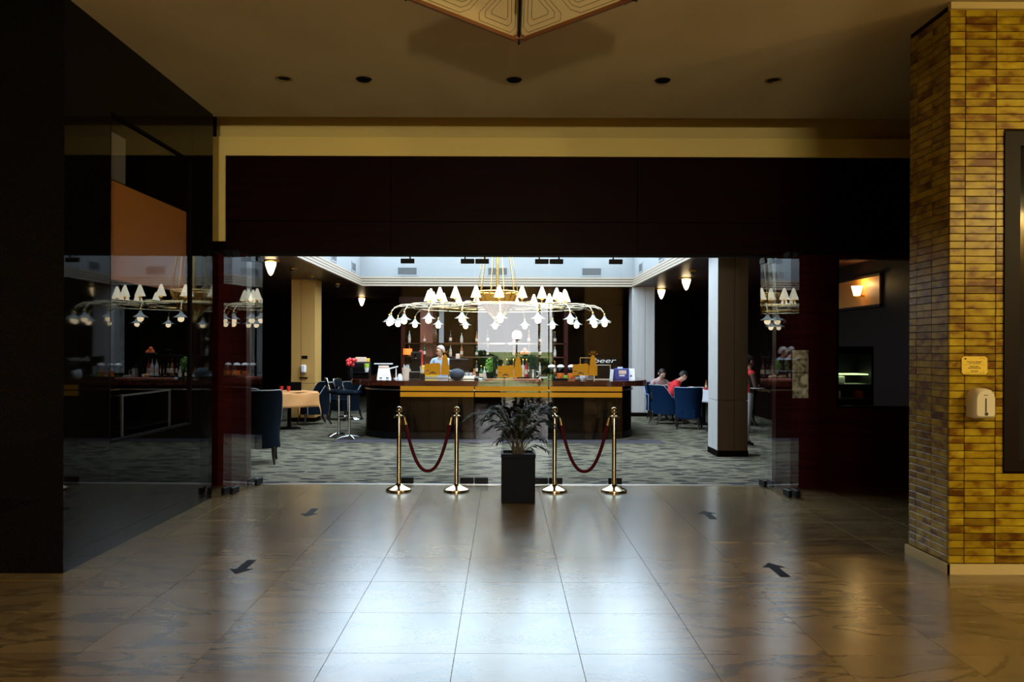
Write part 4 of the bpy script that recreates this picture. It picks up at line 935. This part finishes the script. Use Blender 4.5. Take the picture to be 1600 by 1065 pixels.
# ------------------------------------------------------------------ armchairs, tables, stools
def armchair(loc, rz, label, cloth, pipe, H=.84, hw=.33, group=None):
    t = thing('armchair',label,'armchair',loc,rz,group)      # faces +Y
    S0 = .22
    sh = MB(); vo=[]; fo_=[]; N=25; K=7
    def prof(u, v):          # u -1..1 around the back, v 0..1 in height
        ang = u*math.radians(112)
        arm = max(0,abs(u)-.55)/.45
        top = H - (H-.58)*min(1,arm*1.6)**1.3
        z = S0+(top-S0)*v
        fl = .93+.14*v**1.5*(1-min(1,arm*1.4))
        wst = 1-.13*math.sin(PI*min(1,v*1.1))*(1-arm)
        x = math.sin(ang)*hw*fl*wst; y = -math.cos(ang)*hw*fl*wst - .04*v*(1-arm)
        if abs(u) > .8: y = y+ (abs(u)-.8)*.5
        return Vector((x,y,z))
    th = .055
    for side in (0,1):
        for i in range(N):
            for k in range(K):
                p = prof(i/(N-1)*2-1,k/(K-1))
                if side: 
                    c = Vector((p.x,p.y,0)); p = p - (c.normalized()*th)
                vo.append(p)
    idx = lambda s,i,k: s*N*K+i*K+k
    for i in range(N-1):
        for k in range(K-1):
            fo_.append((idx(0,i,k),idx(0,i+1,k),idx(0,i+1,k+1),idx(0,i,k+1))); fo_.append((idx(1,i+1,k),idx(1,i,k),idx(1,i,k+1),idx(1,i+1,k+1)))
        fo_.append((idx(0,i,K-1),idx(0,i+1,K-1),idx(1,i+1,K-1),idx(1,i,K-1))); fo_.append((idx(0,i+1,0),idx(0,i,0),idx(1,i,0),idx(1,i+1,0)))
    for i in (0,N-1):
        for k in range(K-1):
            f = (idx(0,i,k),idx(0,i,k+1),idx(1,i,k+1),idx(1,i,k)); fo_.append(f if i==0 else f[::-1])
    sh.add(vo,fo_); sh.build('backrest',cloth,t,True)
    rim = [prof(i/(N-1)*2-1,1)+Vector((0,0,.004)) for i in range(N)]
    MB().tube([prof(-1,0)]+[prof(-1,.5)]+rim+[prof(1,.5),prof(1,0)],.008,6).build('piping',pipe,t,True)
    st = MB()
    oc = [(x*.80*hw/.33,y*.86 if y<0 else y) for x,y in ((-.30,-.18),(-.2,-.28),(.2,-.28),(.30,-.18),(.30,.24),(.26,.29),(-.26,.29),(-.30,.24))]
    st.prism(oc,S0,.40); sto = st.build('seat_base',cloth,t)
    MB().prism([(x*.88,y*.9) for x,y in oc],.40,.46).build('seat_cushion',cloth,t)
    for (x,y,o_) in ((-.24,.24,.05),(.24,.24,.05),(-.2,-.22,-.09),(.2,-.22,-.09)):
        MB().tube([(x,y,S0+.02),(x*1.02,y+o_*.25,.12),(x*1.08,y+o_,0.0)],[.028,.022,.015],8).build('leg','dark_leg',t,True)
    return t
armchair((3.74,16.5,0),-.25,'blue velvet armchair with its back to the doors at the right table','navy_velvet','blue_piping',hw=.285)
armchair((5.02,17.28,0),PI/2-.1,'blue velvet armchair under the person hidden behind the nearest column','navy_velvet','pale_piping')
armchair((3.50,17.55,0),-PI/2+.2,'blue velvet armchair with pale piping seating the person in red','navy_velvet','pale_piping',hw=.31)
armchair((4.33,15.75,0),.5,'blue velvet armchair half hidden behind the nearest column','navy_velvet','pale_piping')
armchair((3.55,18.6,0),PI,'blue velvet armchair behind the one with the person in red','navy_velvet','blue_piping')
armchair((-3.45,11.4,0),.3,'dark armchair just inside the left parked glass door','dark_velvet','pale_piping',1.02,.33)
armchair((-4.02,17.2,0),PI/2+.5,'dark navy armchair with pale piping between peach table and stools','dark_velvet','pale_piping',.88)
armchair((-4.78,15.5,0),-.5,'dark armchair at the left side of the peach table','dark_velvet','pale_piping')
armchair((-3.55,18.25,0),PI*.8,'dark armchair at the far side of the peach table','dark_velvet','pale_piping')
def cloth_table(loc, rz, label_t, label_c, mat_, half=.42, H=.745, drop=.30, corner=.22):
    t = thing('cafe_table',label_t,'table',loc,rz)
    MB().box((-half,-half,H-.03),(half,half,H-.004)).build('tabletop','black_wood',t); MB().lathe([(.22,0),(.22,.02),(.04,.04),(.035,H-.03)],16).build('pedestal','black_metal',t,True)
    N=33; b=MB(); vs=[]; fs=[]; R=half+drop
    for i in range(N):
        for j in range(N):
            x=-R+2*R*i/(N-1); y=-R+2*R*j/(N-1)
            ex=max(0,abs(x)-half); ey=max(0,abs(y)-half)
            d=max(ex,ey)+.85*min(ex,ey); q=Vector((max(-half,min(half,x)),max(-half,min(half,y)),H))
            if d>0:
                dv=Vector((math.copysign(ex,x),math.copysign(ey,y),0)).normalized()
                q += dv*(.012+.05*d+.014*math.sin(11*(x-y)))
                q.z -= d
            vs.append(q)
    for i in range(N-1):
        for j in range(N-1): fs.append((i*N+j,(i+1)*N+j,(i+1)*N+j+1,i*N+j+1))
    b.add(vs,fs)
    c = b.build('tablecloth',mat_,None,True,loc); c.rotation_euler=(0,0,rz)
    sm = c.modifiers.new('thick','SOLIDIFY'); sm.thickness=.004; sm.offset=1
    tag(c,label_c,'tablecloth')
    return t
cloth_table((-4.28,16.2,0),.72,'small cafe table under the peach cloth on the left','peach tablecloth with hanging corners on the left cafe table','peach_cloth')
cloth_table((4.28,17.42,0),.75,'small cafe table under the white cloth on the right','white tablecloth on the right cafe table before the person in red','white_cloth',.40,.745,.24)
for (px,lab) in ((438,'red glass tumbler on the peach table, left'),(449,'red glass tumbler on the peach table, right')):
    one(MB().lathe([(.03,0),(.038,.10),(.034,.10),(.027,.01)],14),'red_tumbler','red_glass',lab,'tumbler',(P(px+2,0,16.1).x,16.1,.75),True)
one(MB().bbox((-.13,-.01,0),(.13,.01,.17),.004),'menu_stand','interior_black','black menu stand on the peach table','menu',(P(461,0,16.4).x,16.4,.75))
one(MB().bbox((-.13,-.09,0),(.13,.09,.05),.01),'white_dish','white_gloss','white serving dish on the right cafe table','dish',(4.14,17.45,.751),rz=.3)
bottle(0,17.7,.2,.028,'bottle_amber','small amber bottle on the right cafe table',.75,X=4.40)
one(MB().lathe([(.05,0),(.09,.04),(.085,.045),(.045,.008)],16),'sauce_bowl','red_glass','small red bowl on the right cafe table','bowl',(4.30,17.25,.75),True)
def bar_stool(loc, rz, label):
    t = thing('bar_stool',label,'stool',loc,rz)
    MB().bbox((-.19,-.18,.78),(.19,.18,.86),.03).build('seat','dark_velvet',t)
    MB().tube([(-.18,-.17,.84),(-.19,-.22,1.0),(-.17,-.23,1.06),(.17,-.23,1.06),(.19,-.22,1.0),(.18,-.17,.84)],.011,8).build('back_frame','chrome',t,True)
    MB().bbox((-.17,-.235,.92),(.17,-.21,1.04),.01).build('back_pad','dark_velvet',t)
    MB().lathe([(.024,.05),(.024,.78)],14).build('pole','chrome',t,True)
    MB().torus((0,.12,.36),.12,.010,24,6).build('footrest','chrome',t,True)
    for k in range(4):
        a=PI/4+k*PI/2
        MB().tube([(.01*math.cos(a),.01*math.sin(a),.06),(.14*math.cos(a),.14*math.sin(a),.045),(.25*math.cos(a),.25*math.sin(a),.012)],[.022,.018,.012],8).build('foot','chrome',t,True)
    return t
bar_stool((P(529,0,14.7).x,14.75,0),-PI/2+.3,'chrome bar stool left of the bar, the outer of two')
bar_stool((P(547,0,14.4).x,14.35,0),-PI/2-.2,'chrome bar stool left of the bar, the inner of two')

# lit alcove and fridge seen through the right window
t = thing('lit_wall_panel','orange lit wall panel seen through the window beside the pier','panel',(6.095,14.0,2.35))
MB().box((-.03,-.85,0),(0,.85,.46)).build('board','tan_panel',t); MB().box((-.05,-.9,-.04),(0,.9,0)).box((-.05,-.9,.46),(0,.9,.5)).build('frame','dark_frame',t)
t2 = thing('wall_sconce','small glowing wall sconce on the orange panel','lamp',(6.06,13.7,2.58)); MB().lathe([(.05,-.06),(.09,.1)],14,Matrix.Translation((-.12,0,0)),cap=False).build('shade','lamp_glow',t2,True); MB().box((-.14,-.015,-.08),(.0,.015,-.05)).build('arm','old_gold',t2)
L = bpy.data.lights.new('sconce_light','POINT'); L.energy = 9; L.color = (1,.6,.2); L.shadow_soft_size = .05
lo = bpy.data.objects.new('sconce_light',L); C.objects.link(lo); lo.parent = t2; lo.location = (-.12,0,.12)
fr_ = thing('display_fridge','glass fronted display fridge with lit shelf beyond the right window','fridge',(4.62,11.0,0))
MB().box((-.28,-.22,0),(-.25,.3,1.55)).box((.25,-.22,0),(.28,.3,1.55)).box((-.25,.27,0),(.25,.3,1.55)).box((-.28,-.22,1.55),(.28,.3,1.65)).box((-.25,-.22,0),(.25,.27,.75)).build('casing','black_metal',fr_)
MB().box((-.25,-.22,.76),(.25,-.21,1.54)).build('glass_door','clear_glass',fr_)
for z in (.95,1.14): MB().box((-.25,-.2,z),(.25,.26,z+.012)).build('shelf','steel',fr_)
MB().box((-.24,-.15,1.27),(.24,.2,1.285)).build('light_strip','fridge_light',fr_)
for k,(dx,z,m_,lab) in enumerate(((-.15,.962,'white_gloss','white tub on the lower fridge shelf'),(.02,.762,'white_gloss','white tub on the fridge floor'),(.15,.962,'orange','orange carton on the fridge shelf'),(-.1,1.152,'paper','pale carton on the upper fridge shelf'))):
    one(MB().bbox((-.05,-.05,0),(.05,.05,.10),.01),'food_tub',m_,lab,'tub',(4.62+dx,10.95,z))

# ------------------------------------------------------------------ people
def person(name, label, loc, rz, J, R, E, segmat, hair, hairmat, skinm, face=True, scale=1.0):
    """J joints, E edges, R radius per joint; one continuous skinned body."""
    names = list(J); ix = {n_:i for i,n_ in enumerate(names)}
    me = bpy.data.meshes.new(name); me.from_pydata([J[n_] for n_ in names], [(ix[a],ix[b]) for a,b in E], [])
    ob = bpy.data.objects.new(name+'_rig', me); C.objects.link(ob)
    ob.modifiers.new('skin','SKIN')
    if not me.skin_vertices: 
        bpy.context.view_layer.objects.active = ob
    lay = me.skin_vertices[0].data
    for i,n_ in enumerate(names):
        r = R[n_]; lay[i].radius = r if isinstance(r,tuple) else (r,r); lay[i].use_root = (n_=='pelvis')
    ss = ob.modifiers.new('sub','SUBSURF'); ss.levels = 2; ss.render_levels = 2
    dg = bpy.context.evaluated_depsgraph_get()
    nm = bpy.data.meshes.new_from_object(ob.evaluated_get(dg)); bpy.data.objects.remove(ob)
    mats = []
    for mm in segmat.values():
        if mm not in mats: mats.append(mm)
    nm.materials.clear()
    for mm in mats: nm.materials.append(MATS[mm])
    segs = [(Vector(J[a]),Vector(J[b]),segmat.get((a,b),segmat['*'])) for a,b in E]
    for p in nm.polygons:
        c = p.center; best=None; bd_=9
        for a,b,mm in segs:
            ab=b-a; t_=max(0,min(1,(c-a).dot(ab)/max(1e-9,ab.length_squared))); d=(c-(a+ab*t_)).length
            if d<bd_: bd_=d; best=mm
        p.material_index = mats.index(best); p.use_smooth=True
    o = bpy.data.objects.new(name, nm); C.objects.link(o); o.location=loc; o.rotation_euler=(0,0,rz); o.scale=(scale,)*3
    tag(o,label,'person')
    # head details
    hd_ = Vector(J['head']); nk = Vector(J['neck']); upv=(Vector(J['crown'])-hd_).normalized(); fw=Vector(J['nose'])-hd_; fw=(fw-upv*fw.dot(upv)).normalized(); sd_=fw.cross(upv)
    Mh = Matrix((( *sd_,0),( *fw,0),( *upv,0),(0,0,0,1))).transposed(); Mh = Matrix.Translation(hd_) @ Mh
    if hair:
        hb = MB()
        seg=14
        for zz in range(6):
            pass
        vs=[];fs=[]
        for i in range(7):
            ph = PI*.58*i/6
            for k in range(seg):
                a=2*PI*k/seg; front = math.sin(a)
                pp = ph*(1-.55*max(0,front)+.28*max(0,-front))
                vs.append((.088*math.sin(pp)*math.cos(a)*(1+.04*math.sin(5*a+i)), .101*math.sin(pp)*math.sin(a)-.008, .106*math.cos(pp)+.012))
        for i in range(6):
            for k in range(seg): fs.append((i*seg+k,(i+1)*seg+k,(i+1)*seg+(k+1)%seg,i*seg+(k+1)%seg))
        hb.add(vs,fs,Mh); hb.build('hair',hairmat,o,True)
    for sg in (-1,1):
        MB().sphere((sg*.034,.083,.0),.010,8,Mh).build('eye','eye',o,True)
        MB().sphere((sg*.088,-.005,-.005),.03,8,Mh,(.35,.7,1)).build('ear',skinm,o,True)
    MB().sphere((0,.09,-.052),.02,8,Mh,(1.3,.4,.35)).build('mouth','tray_wood',o,True)
    return o
def fingers(J,R,E,side,wrist,dirv,upv,tag_):
    d=Vector(dirv).normalized(); u=Vector(upv).normalized(); s_=d.cross(u)
    w_=Vector(wrist); palm=w_+d*.05
    J['palm'+tag_]=tuple(palm); R['palm'+tag_]=(.036,.018); E.append(('wr'+tag_,'palm'+tag_))
    for k,(off,l) in enumerate(((-.027,.062),(-.009,.075),(.009,.070),(.027,.055))):
        b=palm+d*.035+s_*off; m_=b+d*l*.5-u*.004; e=m_+d*l*.4-u*.022
        for nm,p,r in (('a',b,.0095),('b',m_,.0085),('c',e,.007)): J[f'f{k}{nm}{tag_}']=tuple(p); R[f'f{k}{nm}{tag_}']=r
        E += [('palm'+tag_,f'f{k}a{tag_}'),(f'f{k}a{tag_}',f'f{k}b{tag_}'),(f'f{k}b{tag_}',f'f{k}c{tag_}')]
    b=w_+d*.03+s_*(-.035*side); e=b+d*.04+s_*(-.02*side)-u*.01
    J['t1'+tag_]=tuple(b); R['t1'+tag_]=.011; J['t2'+tag_]=tuple(e); R['t2'+tag_]=.009; E += [('wr'+tag_,'t1'+tag_),('t1'+tag_,'t2'+tag_)]
def figure(pelvis, chest, neck, head, headdir, sh, el, wr, kn, an, build=1.0):
    """returns J,R,E for a figure; sh/el/wr/kn/an are (left,right) tuples"""
    J={}; R={}; E=[]
    def j(n_,p,r): J[n_]=tuple(p); R[n_]=r
    p,c,n_,h=map(Vector,(pelvis,chest,neck,head)); hu=(h-n_).normalized(); hdv=Vector(headdir).normalized(); hdv=(hdv-hu*hdv.dot(hu)).normalized()
    j('pelvis',p,(.155,.115)); j('waist',p.lerp(c,.45),(.135,.10)); j('chest',c,(.16,.115)); j('neckbase',c.lerp(n_,.62),(.085,.075)); j('neck',n_,.052); j('head',h,(.082,.092)); j('chin',n_.lerp(h,.45)+hdv*.035,(.055,.06)); j('crown',h+hu*.075,(.06,.07)); j('nose',h+hdv*.088-hu*.02,.017)
    E += [('pelvis','waist'),('waist','chest'),('chest','neckbase'),('neckbase','neck'),('neck','chin'),('chin','head'),('head','crown'),('head','nose')]
    for k,(t_,sg) in enumerate((('L',-1),('R',1))):
        j('sh'+t_,sh[k],.06); j('el'+t_,el[k],.042); j('wr'+t_,wr[k],(.03,.024)); E += [('neckbase','sh'+t_),('sh'+t_,'el'+t_),('el'+t_,'wr'+t_)]
        d=Vector(wr[k])-Vector(el[k]); fingers(J,R,E,sg,wr[k],d,(0,0,1) if abs(d.normalized().z)<.8 else (0,1,0),t_)
        hp=p+Vector((sg*.095,0,-.03)); j('hip'+t_,hp,.09); j('kn'+t_,kn[k],.062); j('an'+t_,an[k],.04); E += [('pelvis','hip'+t_),('hip'+t_,'kn'+t_),('kn'+t_,'an'+t_)]
        a=Vector(an[k]); j('heel'+t_,a+Vector((0,-.03,-.045)),.032); j('toe'+t_,a+Vector((sg*.02,.15,-.05)),(.04,.025)); E += [('an'+t_,'heel'+t_),('an'+t_,'toe'+t_)]
    return J,R,E
def smat(E, top, sleeve, bottom, shoe, skinm):
    s={'*':skinm}
    for a,b in E:
        k=(a,b)
        if a in ('pelvis','waist','chest') and b in ('waist','chest','neckbase'): s[k]=top
        elif a=='neckbase' and b.startswith('sh'): s[k]=top
        elif a.startswith('sh'): s[k]=sleeve
        elif a.startswith('hip') or (a=='pelvis' and b.startswith('hip')) or a.startswith('kn'): s[k]=bottom
        elif a.startswith('an'): s[k]=shoe
        else: s[k]=skinm
    return s
# seated person in red (faces right, leaning over the table)
def seated(lean=.25):
    return figure((0,-.06,.50),(0,.10+lean*.2,.80),(0,.20+lean*.3,.98),(0,.26+lean*.4,1.08),(0,1,-.45),((-.19,.13,.88),(.19,.13,.88)),((-.24,.26,.68),(.24,.26,.68)),((-.10,.48,.79),(.12,.48,.79)),((-.12,.34,.50),(.12,.34,.50)),((-.11,.34,.08),(.11,.34,.08)))
J,R,E = seated(.3); person('person','person in a red t-shirt sitting in blue armchair, leaning over the table',(3.52,17.55,.0),-PI/2+.15,J,R,E,smat(E,'cloth_red','cloth_red','cloth_black','shoe','skin'),True,'hair_dark','skin',scale=.96)
J,R,E = seated(.2); person('person','person in black seated opposite, mostly hidden behind the nearest column',(4.98,17.3,.0),PI/2-.1,J,R,E,smat(E,'cloth_black','skin_b','cloth_black','shoe','skin_b'),True,'hair_dark','skin_b',scale=.96)
J,R,E = seated(.0); person('person','person in a dusky pink top seated behind the person in red',(3.5,18.65,.0),PI+.3,J,R,E,smat(E,'cloth_pink','cloth_pink','cloth_black','shoe','skin_b'),True,'hair_dark','skin_b',scale=.98)
# barista standing behind the bar
J,R,E = figure((0,0,.90),(0,.02,1.22),(0,.05,1.44),(0,.07,1.56),(.3,1,-.3),((-.19,.03,1.36),(.19,.03,1.36)),((-.25,.08,1.10),(.25,.08,1.10)),((-.16,.28,1.12),(.16,.28,1.10)),((-.10,.02,.49),(.10,.02,.49)),((-.10,0,.09),(.10,0,.09)))
person('person','white haired person in a pale blue shirt working behind the bar',(P(690,0,16.9).x,17.0,0),PI-.4,J,R,E,smat(E,'cloth_blue','cloth_blue','cloth_black','shoe','skin'),True,'hair_white','skin')
# waiter half hidden by near column
J,R,E = figure((0,0,.86),(0,.02,1.16),(0,.04,1.36),(0,.06,1.48),(0,1,-.25),((-.17,.02,1.28),(.17,.02,1.28)),((-.21,.05,1.03),(.21,.06,1.02)),((-.12,.27,1.0),(.14,.30,.98)),((-.09,.03,.47),(.09,-.02,.47)),((-.09,.02,.09),(.09,-.06,.09)))
wtr = person('person','person in red top and pale trousers standing behind the nearest column',(P(1168,0,13.4).x,13.5,0),-1.2,J,R,E,smat(E,'cloth_red','cloth_brown','cloth_white','shoe','skin_b'),True,'hair_dark','skin_b',scale=.95)
one(MB().lathe([(.06,0),(.13,.015),(.125,.02),(.05,.006)],18),'white_plate','white_gloss','white plate held by the person behind the nearest column','plate',(P(1183,0,13.4).x,13.42,.955),True)
